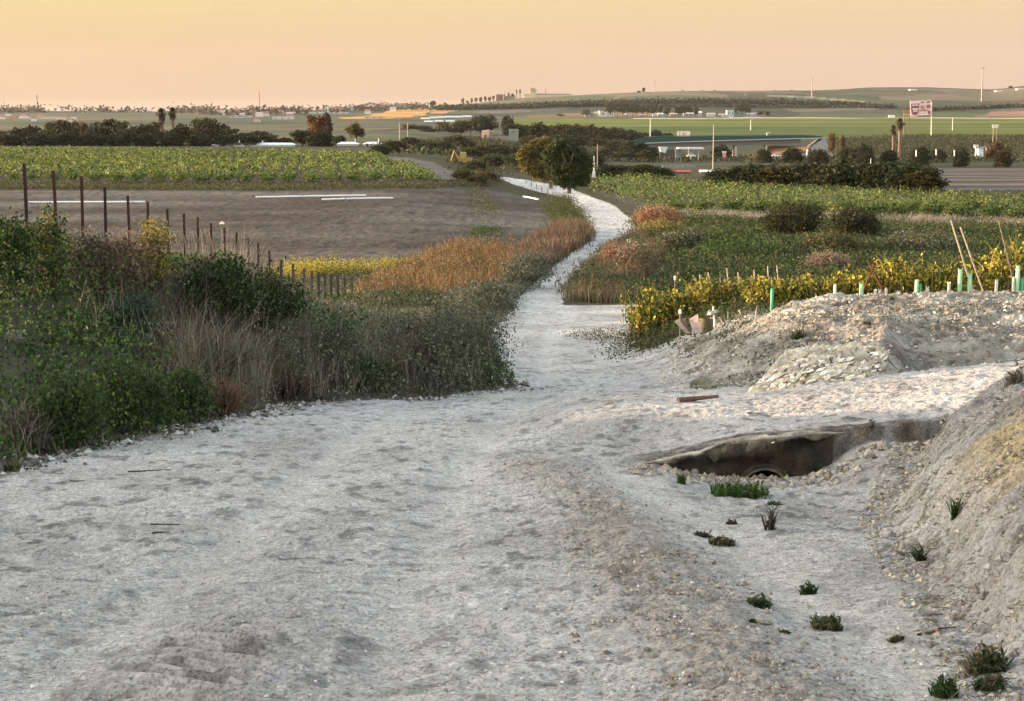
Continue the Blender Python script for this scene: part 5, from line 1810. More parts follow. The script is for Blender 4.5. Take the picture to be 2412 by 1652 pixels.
# loose stones and clods: one scatter nobody could count
def scatter_stones(name, label, n, seed, region, smin, smax, cols):
    r = np.random.default_rng(seed)
    X, Y = region(r, n)
    Zs = HS(X, Y)
    base = np.array([(1, 0, 0), (-.5, .87, 0), (-.5, -.87, 0), (0, 0, 1), (0, 0, -1), (.6, .6, .5)])
    base = np.array([(1, 0, 0), (0, 1, 0), (-1, 0, 0), (0, -1, 0), (0, 0, .8), (0, 0, -.6)])
    f = np.array([(0, 1, 4), (1, 2, 4), (2, 3, 4), (3, 0, 4), (1, 0, 5), (2, 1, 5), (3, 2, 5), (0, 3, 5)])
    s = smin * (smax / smin) ** (r.uniform(0, 1, len(X)) ** 2.4)
    V = base[None] * (1 + r.uniform(-.35, .35, (len(X), 6, 3))) * s[:, None, None]
    a = r.uniform(0, 2 * pi, len(X))
    c, s_ = np.cos(a)[:, None], np.sin(a)[:, None]
    V = np.stack([V[..., 0] * c - V[..., 1] * s_, V[..., 0] * s_ + V[..., 1] * c, V[..., 2]], -1)
    V += np.stack([X, Y, Zs + s * .15], 1)[:, None]
    Q = (f[None] + (np.arange(len(X)) * 6)[:, None, None]).reshape(-1, 3)
    m = MB()
    m.faces(V.reshape(-1, 3), Q, np.repeat(pick(len(X), cols, rng=r) / LEAFK, 6, axis=0))
    tag(m.build(name, M_ROCK), label, "gravel", kind="stuff")


def reg_road(r, n):
    Y = 7 / (1 - r.uniform(0, .82, n))
    X = r.uniform(-.33, .33, n) * Y
    k = (X > edge_x(Y) + .1)
    return X[k], Y[k]


def reg_ridge(r, n):
    Y = 7 / (1 - r.uniform(0, .60, n))
    X = RIDGEX(Y) - .12 + r.normal(0, .30, n)
    return X, Y


def reg_bank(r, n):
    Y = 6.5 + r.uniform(0, 1, n) * 12
    X = FOOT(Y) + np.abs(r.normal(0, 1.0, n)) - .2
    return X, Y


def reg_culvert(r, n):
    X = r.uniform(1.2, 4.4, n)
    Y = 17.45 - np.abs(r.normal(0, .35, n))
    return X, Y


def reg_edge(r, n):
    Y = r.uniform(16, 31, n)
    X = edge_x(Y) + r.normal(.1, .25, n)
    return X, Y


def reg_mound(r, n):
    Y = r.uniform(24, 37, n)
    u = r.uniform(1560, 2500, n)
    return (u - 1206) / 3960 * Y, Y


STN = [(.50, .48, .43), (.40, .37, .31), (.60, .58, .52), (.30, .27, .22)]
scatter_stones("gravel", "fine loose stones scattered over the chalky road", 16000, 1, reg_road, .003, .016, STN)
scatter_stones("earth_clods", "brown clods along the ridge in the middle of the road", 5200, 2, reg_ridge, .004, .026, [(.30, .255, .205), (.38, .34, .29), (.22, .185, .15)])
scatter_stones("earth_clods", "clods and stones over the right bank", 14000, 3, reg_bank, .004, .032, [(.30, .27, .22), (.42, .39, .33), (.20, .17, .14), (.46, .41, .32)])
scatter_stones("gravel", "stones and dark litter along the thicket's edge", 2600, 4, reg_edge, .008, .06, [(.16, .14, .12), (.45, .43, .40), (.08, .07, .06)])
scatter_stones("earth_clods", "clods strewn over the mound", 8000, 5, reg_mound, .01, .055, [(.42, .38, .31), (.30, .26, .21), (.5, .47, .4)])
scatter_stones("rubble", "broken chalk rubble along the foot of the culvert wall", 700, 7, reg_culvert, .012, .07, [(.42, .39, .33), (.30, .27, .22), (.2, .17, .13)])
# jagged shards of the eroded chalk face, lying along its rills
r = np.random.default_rng(15)
lo_, hi_ = np.array(ESC).min(0), np.array(ESC).max(0)
X, Y = r.uniform(lo_[0], hi_[0], 5200), r.uniform(lo_[1] - .1, hi_[1], 5200)
k = inpoly(X + fbm(X, Y, 2, 3) * .3, Y, ESC)
X, Y = X[k][:900], Y[k][:900]
Zs = HS(X, Y) + .02
base = np.array([(1, 0, 0), (0, 1, .1), (-1, 0, .1), (0, -1, 0), (.1, 0, 1), (0, 0, -.8)])
f = np.array([(0, 1, 4), (1, 2, 4), (2, 3, 4), (3, 0, 4), (1, 0, 5), (2, 1, 5), (3, 2, 5), (0, 3, 5)])
Ls = .025 * (6 ** (r.uniform(0, 1, len(X)) ** 1.8))
V = base[None] * (1 + r.uniform(-.35, .35, (len(X), 6, 3)))
V = V * np.stack([Ls * r.uniform(.18, .4, len(X)), Ls, Ls * r.uniform(.15, .35, len(X))], 1)[:, None]
a = -.80 + r.normal(0, .22, len(X))
c, s_ = np.cos(a)[:, None], np.sin(a)[:, None]
slope = .34
V = np.stack([V[..., 0] * c - V[..., 1] * s_, V[..., 0] * s_ + V[..., 1] * c, V[..., 2]], -1)
V[..., 2] += V[..., 1] * slope
V += np.stack([X, Y, Zs], 1)[:, None]
m = MB()
m.faces(V.reshape(-1, 3), (f[None] + (np.arange(len(X)) * 6)[:, None, None]).reshape(-1, 3), np.repeat(pick(len(X), [(.80, .70, .54), (.86, .78, .63), (.66, .55, .40), (.45, .36, .26), (.86, .80, .69)], rng=r, jit=.12) / LEAFK * 1.0, 6, axis=0))
tag(m.build("chalk_shards", M_ROCK), "jagged cream shards covering the eroded chalk face beside the mound", "chalk", kind="stuff")
# straw and dry bits on the right bank
r = np.random.default_rng(6)
X, Y = reg_bank(r, 5200)
m = MB()
P = np.stack([X, Y, HS(X, Y) + .01], 1)
a = unit(len(X), r)
a[:, 2] *= .25
b = np.cross(a, unit(len(X), r)) * .003
L = (r.uniform(.15, 1, len(X)) ** 2.5 * .07 + .008)[:, None]
m.quads(np.stack([P - a * L - b, P - a * L + b, P + a * L + b, P + a * L - b], 1), pick(len(X), [(.40, .32, .22), (.22, .17, .12), (.12, .09, .07), (.55, .46, .3)], rng=r))
tag(m.build("straw_litter", M_LEAF), "dry straw and root bits littering the right bank", "litter", kind="stuff")

# ------------------------------------------------------------------ buildings and structures far off
def part(parent, name, mat, fn, label=None):
    m = MB()
    fn(m)
    o = m.build(name, mat, parent)
    if label:
        o["label"] = label
    return o


def house(name, label, cat, u0, u1, vtop, Y, wall=(.6, .58, .55), roof=(.3, .2, .16), depth=None, kind="gable", group=None, roof_h=.35, wins=2, vb=None):
    uc = (u0 + u1) / 2
    g = onland(uc, Y)
    if vb:
        g.z = max(g.z, T(vb) * Y)
    s = Y / F
    w = (u1 - u0) * s / 2
    h = max(T(vtop) * Y - g.z, 2.0)
    d = depth or min(w * 1.2, 8)
    e = thing(name, label, cat, g, group)
    hw = h * (1 - roof_h) if kind == "gable" else h - .35
    part(e, "wall", M_WALL, lambda m: m.box(-w, w, -d, d, -3, hw, wall))
    if kind == "gable":
        o_ = w * .06
        part(e, "roof", M_ROOF, lambda m: m.faces([(-w - o_, -d - .3, hw), (w + o_, -d - .3, hw), (w + o_, d + .3, hw), (-w - o_, d + .3, hw), (-w - o_, 0, h), (w + o_, 0, h)],
                                                  [(0, 1, 5, 4), (3, 4, 5, 2), (0, 4, 3, 3), (1, 2, 5, 5)], roof))
    else:
        part(e, "roof", M_ROOF, lambda m: m.box(-w * 1.04, w * 1.04, -d * 1.04, d * 1.04, hw + .003, h, roof))
    for k in range(wins):
        x = -w + (k + .5) * 2 * w / wins
        part(e, "window", M_METAL, lambda m: m.box(x - w * .09 - .1, x + w * .09 + .1, -d - .06, -d - .003, hw * .35, hw * .72, (.06, .06, .07)))
    return e


WHT, CRM, PNK, GRE = (.62, .58, .54), (.42, .35, .28), (.42, .28, .22), (.24, .25, .26)
town = [(2, 10, 274), (12, 26, 273), (28, 40, 277), (50, 62, 272), (60, 68, 258), (76, 84, 279), (92, 100, 270), (148, 160, 276), (158, 170, 282), (168, 180, 280), (136, 148, 284), (176, 186, 288),
        (502, 516, 262), (518, 530, 264), (540, 552, 262), (556, 568, 263), (566, 576, 270), (586, 600, 264), (604, 618, 268), (616, 632, 267), (654, 668, 264), (676, 690, 268),
        (690, 704, 260), (712, 724, 258), (760, 774, 257), (786, 798, 256), (802, 814, 258), (826, 840, 252), (850, 864, 250), (866, 880, 252), (884, 898, 248), (900, 914, 249), (946, 960, 247), (600, 612, 286), (920, 932, 256), (860, 872, 262)]
town.sort()
for i, (a, b, v) in enumerate(town):
    c = [WHT, CRM, PNK, WHT, (.7, .6, .5)][i % 5]
    hz = G((a + b) / 2, v + 7, 1300).y
    house("house", "%s small pale house from the left on the distant town's slope" % ordw(i), "house", a - 1, b + 1, v - 4, hz, c, [(.28, .14, .10), (.35, .30, .26), (.25, .13, .09)][i % 3], group="houses of the distant town", wins=0, roof_h=.4)
for (a, b, v, Y, wl_, rf, lb) in (
        (645, 690, 281, 1500, WHT, (.7, .68, .66), "long white shed left of the rust coloured tree"), (545, 590, 281, 1650, (.45, .45, .46), (.4, .4, .42), "long grey shed below the distant town"),
        (690, 760, 270, 2350, (.62, .62, .60), (.5, .5, .5), "row of pale blocks on the town's lower slope, left"), (765, 820, 268, 2380, (.66, .66, .64), (.52, .52, .5), "row of pale blocks on the town's lower slope, right"),
        (930, 950, 244, 2900, GRE, (.3, .3, .3), "dark flat-topped hall on the town's skyline"), (975, 990, 270, 2000, CRM, (.4, .3, .25), "cream house left of the glasshouses"),
        (928, 942, 285, 1500, CRM, (.35, .2, .14), "small cream house below the orange field"), (860, 905, 289, 1550, (.55, .42, .30), (.45, .36, .28), "long low tan shed under the orange field")):
    house("shed" if "shed" in lb else ("house" if "house" in lb else "building"), lb, "building", a, b, v, Y, wl_, rf, kind="flat" if "block" in lb or "hall" in lb or "shed" in lb else "gable", wins=3 if b - a > 30 else 1)
gh = [(992, 1012, 277), (1012, 1030, 275), (1030, 1050, 274), (1050, 1072, 273), (1072, 1090, 273), (1090, 1110, 272), (1000, 1020, 284), (1024, 1044, 283), (1050, 1070, 283)]
for i, (a, b, v) in enumerate(sorted(gh)):
    house("glasshouse", "%s pale glasshouse from the left in the cluster above the green belt" % ordw(i), "greenhouse", a, b, v, G((a + b) / 2, v + 8, 1200).y, (.22, .24, .22), (.42, .44, .41), group="pale glasshouses above the green belt", wins=0, roof_h=.5)
# farm along the highway
farm = [(1378, 1398, 266, GRE, "grey open shed at the left end of the highway farm"), (1400, 1408, 263, (.5, .48, .42), "small buff block beside the big white farm shed"), (1411, 1446, 261, WHT, "big white farm shed on posts"),
        (1470, 1476, 268, CRM, "tiny cream hut under the purple trees"), (1504, 1516, 270, PNK, "pinkish barn between the far trees"), (1537, 1546, 268, WHT, "small bright white barn by the highway"),
        (1549, 1562, 266, (.55, .5, .46), "buff barn right of the bright white one"), (1578, 1596, 266, PNK, "brown-roofed farmhouse in the middle of the highway farm"), (1610, 1634, 265, (.34, .31, .34), "dark grey hall among the farm trees"),
        (1640, 1652, 262, (.5, .45, .4), "narrow two-storey farmhouse beside the dark grey hall"), (1666, 1684, 266, WHT, "white arched shelter on the highway farm"), (1692, 1710, 268, WHT, "low white shelter next to the arched one"),
        (1711, 1728, 260, (.52, .55, .55), "pale grey silo block at the farm's right end"), (1730, 1752, 260, (.16, .24, .22), "dark green shed beside the pale silo block"), (1756, 1782, 266, (.45, .4, .42), "long grey roof right of the green shed")]
for i, (a, b, v, c, lb) in enumerate(farm):
    house("farm_building", lb, "farm building", a, b, v, 2200, c, (.42, .36, .32) if i % 3 else (.7, .68, .65), kind="flat" if i in (0, 2, 12, 13) else "gable", wins=2)
for (u, v, lb) in ((2352, 219, "left of two white villas on the far right hillside"), (2402, 222, "right of two white villas on the far right hillside"), (2150, 225, "pale villa above the billboard")):
    house("villa", lb, "house", u - 8, u + 8, v, 2850, WHT, (.6, .5, .42), wins=2, vb=v + 6)

# hilltop house with tower
g = onland(1300, 2980)
s = 2980 / F
e = thing("ridge_house", "cream hilltop house with a stubby tower and a long low wing", "house", g)
zt = lambda v: T(v) * 2980 - g.z
xo = lambda u: (u - 1300) * s
part(e, "wall", M_WALL, lambda m: m.box(xo(1236), xo(1345), -6, 6, -8, zt(223), (.62, .54, .40)))
part(e, "wall", M_WALL, lambda m: m.box(xo(1346), xo(1386), -4, 4, -8, zt(224), (.70, .62, .50)))
part(e, "roof", M_ROOF, lambda m: m.faces([(xo(1234), -7, zt(223)), (xo(1347), -7, zt(223)), (xo(1347), 7, zt(223)), (xo(1234), 7, zt(223)), (xo(1242), 0, zt(220.5)), (xo(1340), 0, zt(220.5))], [(0, 1, 5, 4), (3, 4, 5, 2), (0, 4, 3, 3), (1, 2, 5, 5)], (.25, .2, .15)))
part(e, "tower", M_WALL, lambda m: m.box(xo(1249), xo(1264), -8, 4, -8, zt(210.5), (.60, .50, .33)))
part(e, "tower_roof", M_ROOF, lambda m: m.faces([(xo(1247.5), -9, zt(210.5)), (xo(1265.5), -9, zt(210.5)), (xo(1265.5), 5, zt(210.5)), (xo(1247.5), 5, zt(210.5)), (xo(1256.5), -2, zt(207))], [(0, 1, 4, 4), (1, 2, 4, 4), (2, 3, 4, 4), (3, 0, 4, 4)], (.2, .13, .09)))
for du in (1350, 1362, 1374):
    part(e, "window", M_METAL, lambda m: m.box(xo(du), xo(du + 6), -4.3, -4.01, -1, zt(226), (.08, .07, .06)))
for k, du in enumerate((1253, 1258)):
    part(e, "window", M_METAL, lambda m: m.box(xo(du), xo(du + 2.5), -8.3, -8.01, zt(217), zt(213.5), (.08, .07, .06)))
house("ridge_barn", "long dark barn amid the tree row on the far ridge", "barn", 1169, 1190, 223, 2960, (.22, .13, .11), (.16, .11, .09), kind="flat", wins=0)
house("ridge_barn", "low building at the right end of the ridge tree row", "barn", 1190, 1214, 227, 2965, (.28, .24, .17), (.2, .16, .1), kind="flat", wins=0)

# ruin in the green belt
g = G(1178, 333, 400)
Y = g.y
s = Y / F
e = thing("ruined_farmhouse", "roofless ruin of two pale blocks joined by a low broken wall", "ruin", g)
xo = lambda u: (u - 1178) * s
zt = lambda v: T(v) * Y - g.z
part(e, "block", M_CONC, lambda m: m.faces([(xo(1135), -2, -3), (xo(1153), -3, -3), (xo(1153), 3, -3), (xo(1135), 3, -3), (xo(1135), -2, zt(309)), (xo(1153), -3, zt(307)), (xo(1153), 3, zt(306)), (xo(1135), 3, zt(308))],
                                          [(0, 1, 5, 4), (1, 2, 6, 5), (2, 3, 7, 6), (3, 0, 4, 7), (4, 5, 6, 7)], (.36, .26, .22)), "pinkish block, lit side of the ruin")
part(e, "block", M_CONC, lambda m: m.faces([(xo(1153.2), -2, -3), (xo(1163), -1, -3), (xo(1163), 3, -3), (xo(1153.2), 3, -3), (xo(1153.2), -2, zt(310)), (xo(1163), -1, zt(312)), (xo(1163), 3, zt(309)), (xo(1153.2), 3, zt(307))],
                                          [(0, 1, 5, 4), (1, 2, 6, 5), (2, 3, 7, 6), (3, 0, 4, 7), (4, 5, 6, 7)], (.26, .20, .16)))  # same pink darkened: the block's shaded side put into its colour
part(e, "block", M_CONC, lambda m: m.box(xo(1198), xo(1221), -2, 3, -3, zt(304.5), (.24, .26, .21)), "grey-green block, taller right side of the ruin")
part(e, "low_wall", M_CONC, lambda m: m.box(xo(1163.2), xo(1197.8), -1.2, -.6, -3, zt(320), (.26, .23, .18)))
part(e, "low_wall", M_CONC, lambda m: m.box(xo(1192), xo(1222), -5, -3.5, -4, zt(325), (.24, .25, .21)))
part(e, "window", M_METAL, lambda m: m.box(xo(1141), xo(1145), -3.02, -2.6, zt(325), zt(317), (.10, .07, .06)))
part(e, "window", M_METAL, lambda m: m.box(xo(1206), xo(1212), -2.3, -2.01, zt(314), zt(308), (.16, .17, .14)))

# white greenhouses behind the left vineyard
for (u0, u1, v0, Y, n, lb) in ((500, 694, 337, 424, 5, "long white polytunnel with cut-out roof vents behind the left vineyard"), (794, 841, 335, 440, 1, "short white polytunnel, left of the pair past the rust tree"),
                               (855, 896, 335, 440, 1, "short white polytunnel, right of the pair past the rust tree")):
    g = onland((u0 + u1) / 2, Y)
    s = Y / F
    w = (u1 - u0) * s / 2
    h = T(v0) * Y - g.z
    e = thing("polytunnel", lb, "greenhouse", g)
    part(e, "wall", M_WALL, lambda m: m.box(-w, w, 0, 6, -1, h * .45, (.66, .66, .63)))
    d_ = 6
    part(e, "roof", M_WALL, lambda m: m.faces([(-w - .2, -.2, h * .45), (w + .2, -.2, h * .45), (w - 1.0, 1.6, h * .85), (-w + .8, 1.6, h * .85), (-w + .8, 3, h), (w - 1.2, 3, h), (-w - .2, d_ + .2, h * .45), (w + .2, d_ + .2, h * .45)],
                                              [(0, 1, 2, 3), (3, 2, 5, 4), (4, 5, 7, 6), (1, 7, 5, 2), (0, 3, 4, 6)], (.72, .73, .74)))
    if n > 1:
        for k, u in enumerate((528, 545, 561, 580, 598)):
            x = (u - (u0 + u1) / 2) * s
            part(e, "vent", M_METAL, lambda m: m.box(x - .65, x + .65, -.35, 1.2, h * .50, h * 1.0, (.035, .04, .03)))
    for u, vv in (((563, 331), (617, 332)) if n > 1 else (((u1 - 5), 327),)):
        x = (u - (u0 + u1) / 2) * s
        part(e, "chimney", M_METAL, lambda m: m.tube([(x, 1, h * .5), (x, 1, T(vv) * Y - g.z)], .13, (.75, .75, .75), 8))
for (u, v, v1, Y, lb) in ((1088, 343, 352, 330, "small white marker post in the middle scrub"), (959, 353, 361, 300, "tiny white marker post above the gravel path"), (1433, 324, 333, 520, "small white marker in front of the green belt")):
    g = G(u, v1, 150)
    Y = g.y
    pole("marker_post", lb, "post", [g, Vector((g.x, Y, T(v) * Y))], .09 * Y / 300, (.8, .78, .72), M_PLASTIC)

# yellow digger in the scrub
g = G(1094, 392, 150)
s = g.y / F
e = thing("digger", "small faded yellow digger parked in the middle scrub", "vehicle", g)
part(e, "body", M_METAL, lambda m: m.box(-.9, 1.2, -.8, .8, .6, 1.35, (.30, .18, .05)))
part(e, "cab", M_METAL, lambda m: m.box(-.7, .3, -.7, .7, 1.353, 2.3, (.36, .27, .10)))
part(e, "boom", M_METAL, lambda m: m.tube([(-.9, 0, 1.2), (-1.7, 0, 2.5), (-2.2, 0, .9)], [.14, .12, .09], (.40, .27, .08), 6))
for x in (-.6, .8):
    part(e, "wheel", M_METAL, lambda m: m.tube([(x, -.85, .42), (x, .85, .42)], .42, (.05, .05, .05), 14))

# scrub round the bridge, and the town's trees
strew("dark_scrub", "dark scrub covering the low ground round and beyond the bridge", "undergrowth", wpoly([(1420, 346), (1500, 340), (1540, 344), (1560, 372), (1700, 376), (1960, 374), (1965, 330), (2100, 322), (2412, 322), (2700, 322), (2700, 384), (2412, 384), (2200, 386), (1500, 384), (1380, 384)], 300),
      5200, 1.5, DKG + OLV + [(.10, .09, .06)], leaf=.9, seed=91, per=9, spread=2.2)
strew("dark_scrub", "low scrub between the green belt and the middle bushes", "undergrowth", wpoly([(880, 350), (950, 335), (1100, 325), (1250, 318), (1480, 318), (1500, 345), (1400, 380), (1200, 372), (1060, 368), (960, 366)], 300),
      3600, 1.0, OLV + OLV + DKG + [(.14, .12, .06)], leaf=.8, seed=92, per=9, spread=2.0)
r = np.random.default_rng(93)
m = MB()
for k in range(230):
    u = r.uniform(-30, 1000)
    rv = float(RIDGE(u))
    v = rv + r.uniform(1.5, 10 if u > 480 else 5)
    g = G(u, v, 1500)
    if abs(u - 250) < 150 and r.uniform() < .7:
        continue
    q = r.uniform(5, 10)
    P = np.array(g) + r.normal(size=(24, 3)) * np.array([q * .8, q * .5, q * .32]) + np.array([0, 0, q * .5])
    leafq(m, P, 3.4, .8, pick(24, [(.10, .09, .07), (.13, .10, .08), (.08, .08, .06)], rng=r), rng=r)  # lightened leaf tones put distance haze into the colour
tag(m.build("town_greenery", M_LEAF), "unbroken low trees and gardens of the distant town", "trees", kind="stuff")

# ------------------------------------------------------------------ bridge
YB = 668
s = YB / F
g = onland(1740, YB)
g.z = T(374) * YB
e = thing("road_bridge", "long flat concrete flyover with a dark green screen along its deck", "bridge", g)
xo = lambda u: (u - 1740) * s
zt = lambda v: T(v) * YB - g.z


def beam(m, pts, y0, y1, th, col):
    """pts: (u, vtop); a deck following its upper edge"""
    V, Q = [], []
    for u, v in pts:
        z = zt(v)
        t_ = th if not callable(th) else th(u)
        V += [(xo(u), y0, z), (xo(u), y1, z), (xo(u), y1, z - t_), (xo(u), y0, z - t_)]
    for i in range(len(pts) - 1):
        a = i * 4
        for k in range(4):
            Q.append((a + k, a + (k + 1) % 4, a + 4 + (k + 1) % 4, a + 4 + k))
    n = len(V)
    Q += [(0, 1, 2, 3), (n - 4, n - 3, n - 2, n - 1)]
    m.faces(V, Q, col)


dk = [(1480, 339), (1520, 336), (1600, 333), (1700, 330), (1800, 327), (1880, 325.3), (1932, 324)]
part(e, "deck", M_CONC, lambda m: beam(m, dk, -5.2, 5, .35, (.45, .44, .42)))
SCR = [(1480, 336), (1500, 326), (1520, 322.5), (1600, 320.8), (1700, 319.8), (1800, 318.8), (1880, 318.4), (1920, 320), (1932, 323)]
dk2 = [(u, v + 2.1) for u, v in dk[:-1]]
part(e, "girder", M_CONC, lambda m: beam(m, dk2, -4.4, 4.4, lambda u: 1.5 + .25 * ss(1550, 1700, u), (.16, .14, .13)))
part(e, "screen", M_METAL, lambda m: beam(m, SCR, -5.0, -4.9, lambda u: float(max(.15, (np.interp(u, [a for a, b in dk], [b for a, b in dk]) - np.interp(u, [a for a, b in SCR], [b for a, b in SCR])) * s - .01)), (.022, .06, .045)))
part(e, "railing", M_METAL, lambda m: beam(m, [(u, v - 1) for u, v in SCR[2:-1]], 4.6, 4.7, .2, (.05, .10, .08)))
for (u, w) in ((1730, 5), (1801, 4.5)):
    part(e, "pier", M_CONC, lambda m: m.box(xo(u - w / 2), xo(u + w / 2), -3.6, 3.6, -2, zt(343.5 if u < 1760 else 342), (.60, .50, .38)))
part(e, "abutment", M_CONC, lambda m: m.faces([(xo(1905), -5.5, zt(346)), (xo(1934), -5.5, zt(324.3)), (xo(1968), -6, -3), (xo(1900), -6, -3), (xo(1905), 5.5, zt(346)), (xo(1934), 5.5, zt(324.3)), (xo(1968), 6, -3), (xo(1900), 6, -3)],
                                              [(0, 3, 2, 1), (4, 5, 6, 7), (0, 1, 5, 4), (1, 2, 6, 5), (0, 4, 7, 3)], (.34, .31, .31)))
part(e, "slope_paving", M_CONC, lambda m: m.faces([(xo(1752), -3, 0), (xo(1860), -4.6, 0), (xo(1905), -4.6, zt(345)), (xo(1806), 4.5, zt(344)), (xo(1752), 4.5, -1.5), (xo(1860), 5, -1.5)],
                                                  [(0, 1, 2, 3), (0, 3, 4, 4)], (.62, .33, .19)), "paved slope under the bridge, coloured orange as if sunlit")  # low sun's orange put into the concrete's colour
part(e, "abutment", M_CONC, lambda m: m.box(xo(1478), xo(1515), -5.1, 5.1, -4, zt(343.5), (.06, .06, .045)))
for i, (u, v, w) in enumerate(((1484, 329, 46), (1512, 333, 40), (1534, 345, 34), (1560, 356, 26))):
    plant_px("bush", "bush", "%s bush from the left burying the bridge's left end" % ordw(i), "bush", u, v, w, Y=650, tint=(1.1, 1.1, .9), k=i)
def lamp(u, vt, vb, Y, label, arm=True, col=(.6, .58, .5), r=.13):
    g = onland(u, Y)
    g.z = min(T(vb) * Y, max(g.z, T(vb) * Y))
    h = T(vt) * Y - g.z
    e = thing("street_lamp", label, "lamp post", g)
    part(e, "pole", M_METAL, lambda m: m.tube([(0, 0, -.2), (0, 0, h * .5), (0, 0, h)], [r, r * .85, r * .6], col, 8))
    if arm:
        part(e, "lamp_head", M_METAL, lambda m: m.box(-.25, 1.3, -.15, .15, h + .003, h + .22, col))
    return e


lamp(1531, 279, 322, 690, "tall lamp post at the left end of the bridge", r=.2)
lamp(1679, 294, 406, 300, "very tall slim mast in front of the bridge", arm=False, r=.075, col=(.5, .47, .38))
lamp(1768, 282, 306, 1150, "small lamp post in the green field", r=.3)
lamp(2243, 278, 307, 1100, "slim lamp post right of the billboard", r=.28)
lamp(1805, 314, 326, 668, "short bent white lamp on the bridge deck", r=.22, col=(.75, .73, .7))
lamp(2050, 373, 388, 262, "thin white leaning lamp post over the hedge", arm=False, r=.06, col=(.7, .7, .66))
for (u, v0, v1, Y, lb) in ((2158, 354, 369, 500, "left of three short white posts near the pump house"), (2205, 352, 366, 520, "middle of three short white posts near the pump house"), (2248, 354, 368, 500, "right of three short white posts near the pump house")):
    pole("marker_post", lb, "post", [Vector((PT(u, v1, Y))), Vector(PT(u, v0, Y))], .16, (.75, .74, .7), M_PLASTIC)

# canopy building beneath the bridge
Yc = 640
s = Yc / F
g = onland(1605, Yc)
g.z = T(370) * Yc
e = thing("roadside_building", "white building with a long flat canopy under the bridge's left span", "building", g)
xo2 = lambda u: (u - 1605) * s
z2 = lambda v: T(v) * Yc - g.z
part(e, "canopy", M_WALL, lambda m: m.box(xo2(1596), xo2(1656), -3, 5, z2(351.5), z2(348.5), (.60, .59, .58)))
part(e, "wall", M_WALL, lambda m: m.box(xo2(1592), xo2(1604), 0, 4, -2, z2(351.6), (.22, .22, .22)))
part(e, "wall", M_WALL, lambda m: m.faces([(xo2(1552), -1, z2(346)), (xo2(1572), -1, z2(347)), (xo2(1567), -1, z2(361)), (xo2(1556), -1, z2(358)), (xo2(1552), 2, z2(346)), (xo2(1572), 2, z2(347)), (xo2(1567), 2, z2(361)), (xo2(1556), 2, z2(358))],
                                          [(0, 3, 2, 1), (0, 1, 5, 4), (1, 2, 6, 5), (3, 0, 4, 7)], (.6, .6, .59)), "bright white slanting side wall")
part(e, "wall", M_WALL, lambda m: m.box(xo2(1556), xo2(1590), 3, 5, -2, z2(352), (.10, .10, .10)))
for u in (1626, 1644):
    part(e, "column", M_WALL, lambda m: m.tube([(xo2(u), -1, -1), (xo2(u), -1, z2(351.6))], .2, (.5, .48, .46), 8))
for i, (u, v, c, lb, Y) in enumerate(((1706, 358, (.7, .3, .25), "small reddish kiosk between canopy and pier", 640), (1828, 366, (.75, .75, .75), "white parked car under the right end of the bridge", 640),
                                      (1628, 361, (.7, .7, .7), "small white van beneath the canopy", 636), (1885, 364, (.6, .6, .62), "small pale car before the abutment", 630))):
    g = onland(u, Y)
    g.z = T(371) * Y
    e = thing("kiosk" if i == 0 else "parked_car", lb, "kiosk" if i == 0 else "car", g)
    if i == 0:
        part(e, "wall", M_WALL, lambda m: m.box(-.6, .6, -.6, .6, 0, 1.8, c))
        part(e, "roof", M_WALL, lambda m: m.box(-.8, .8, -.8, .8, 1.803, 2.2, (.75, .72, .7)))
    else:
        part(e, "body", M_METAL, lambda m: m.box(-1.6, 1.6, -.8, .8, .3, .85, c))
        part(e, "cabin", M_METAL, lambda m: m.faces([(-.9, -.7, .85), (1.2, -.7, .85), (1.2, .7, .85), (-.9, .7, .85), (-.5, -.6, 1.4), (.9, -.6, 1.4), (.9, .6, 1.4), (-.5, .6, 1.4)], [(0, 1, 5, 4), (1, 2, 6, 5), (2, 3, 7, 6), (3, 0, 4, 7), (4, 5, 6, 7)], (.3, .32, .34)))
        for x in (-1, 1):
            part(e, "wheel", M_METAL, lambda m: m.tube([(x, -.82, .3), (x, .82, .3)], .3, (.04, .04, .04), 10))

# red-roofed sheds before the hedge
for (u0, u1, v0, v1, c, lb) in ((1570, 1626, 401, 413, (.30, .07, .05), "long low shed with a dark red roof at the hedge's left end"), (1652, 1684, 401, 412, (.75, .73, .70), "small white-roofed shed right of the red-roofed one")):
    g = onland((u0 + u1) / 2, 282)
    s = 282 / F
    w = (u1 - u0) * s / 2
    h = T(v0) * 282 - g.z
    e = thing("shed", lb, "shed", g)
    part(e, "wall", M_WALL, lambda m: m.box(-w, w, 0, 3, -1, h * .55, (.25, .20, .17)))
    part(e, "roof", M_ROOF, lambda m: m.faces([(-w - .1, -.3, h * .5), (w + .1, -.3, h * .5), (w + .1, 1.5, h), (-w - .1, 1.5, h), (w + .1, 3.3, h * .5), (-w - .1, 3.3, h * .5)], [(0, 1, 2, 3), (3, 2, 4, 5), (1, 4, 2, 2), (0, 3, 5, 5)], c))
g = onland(1590, 330)
s = 330 / F
m = MB()
m.box(-2.5, 4, -.5, .5, 0, .5, (.22, .22, .22))
o = m.build("water_trough", M_CONC)
g.z = T(396) * 330
o.location = g
tag(o, "long grey trough behind the red-roofed shed", "trough")

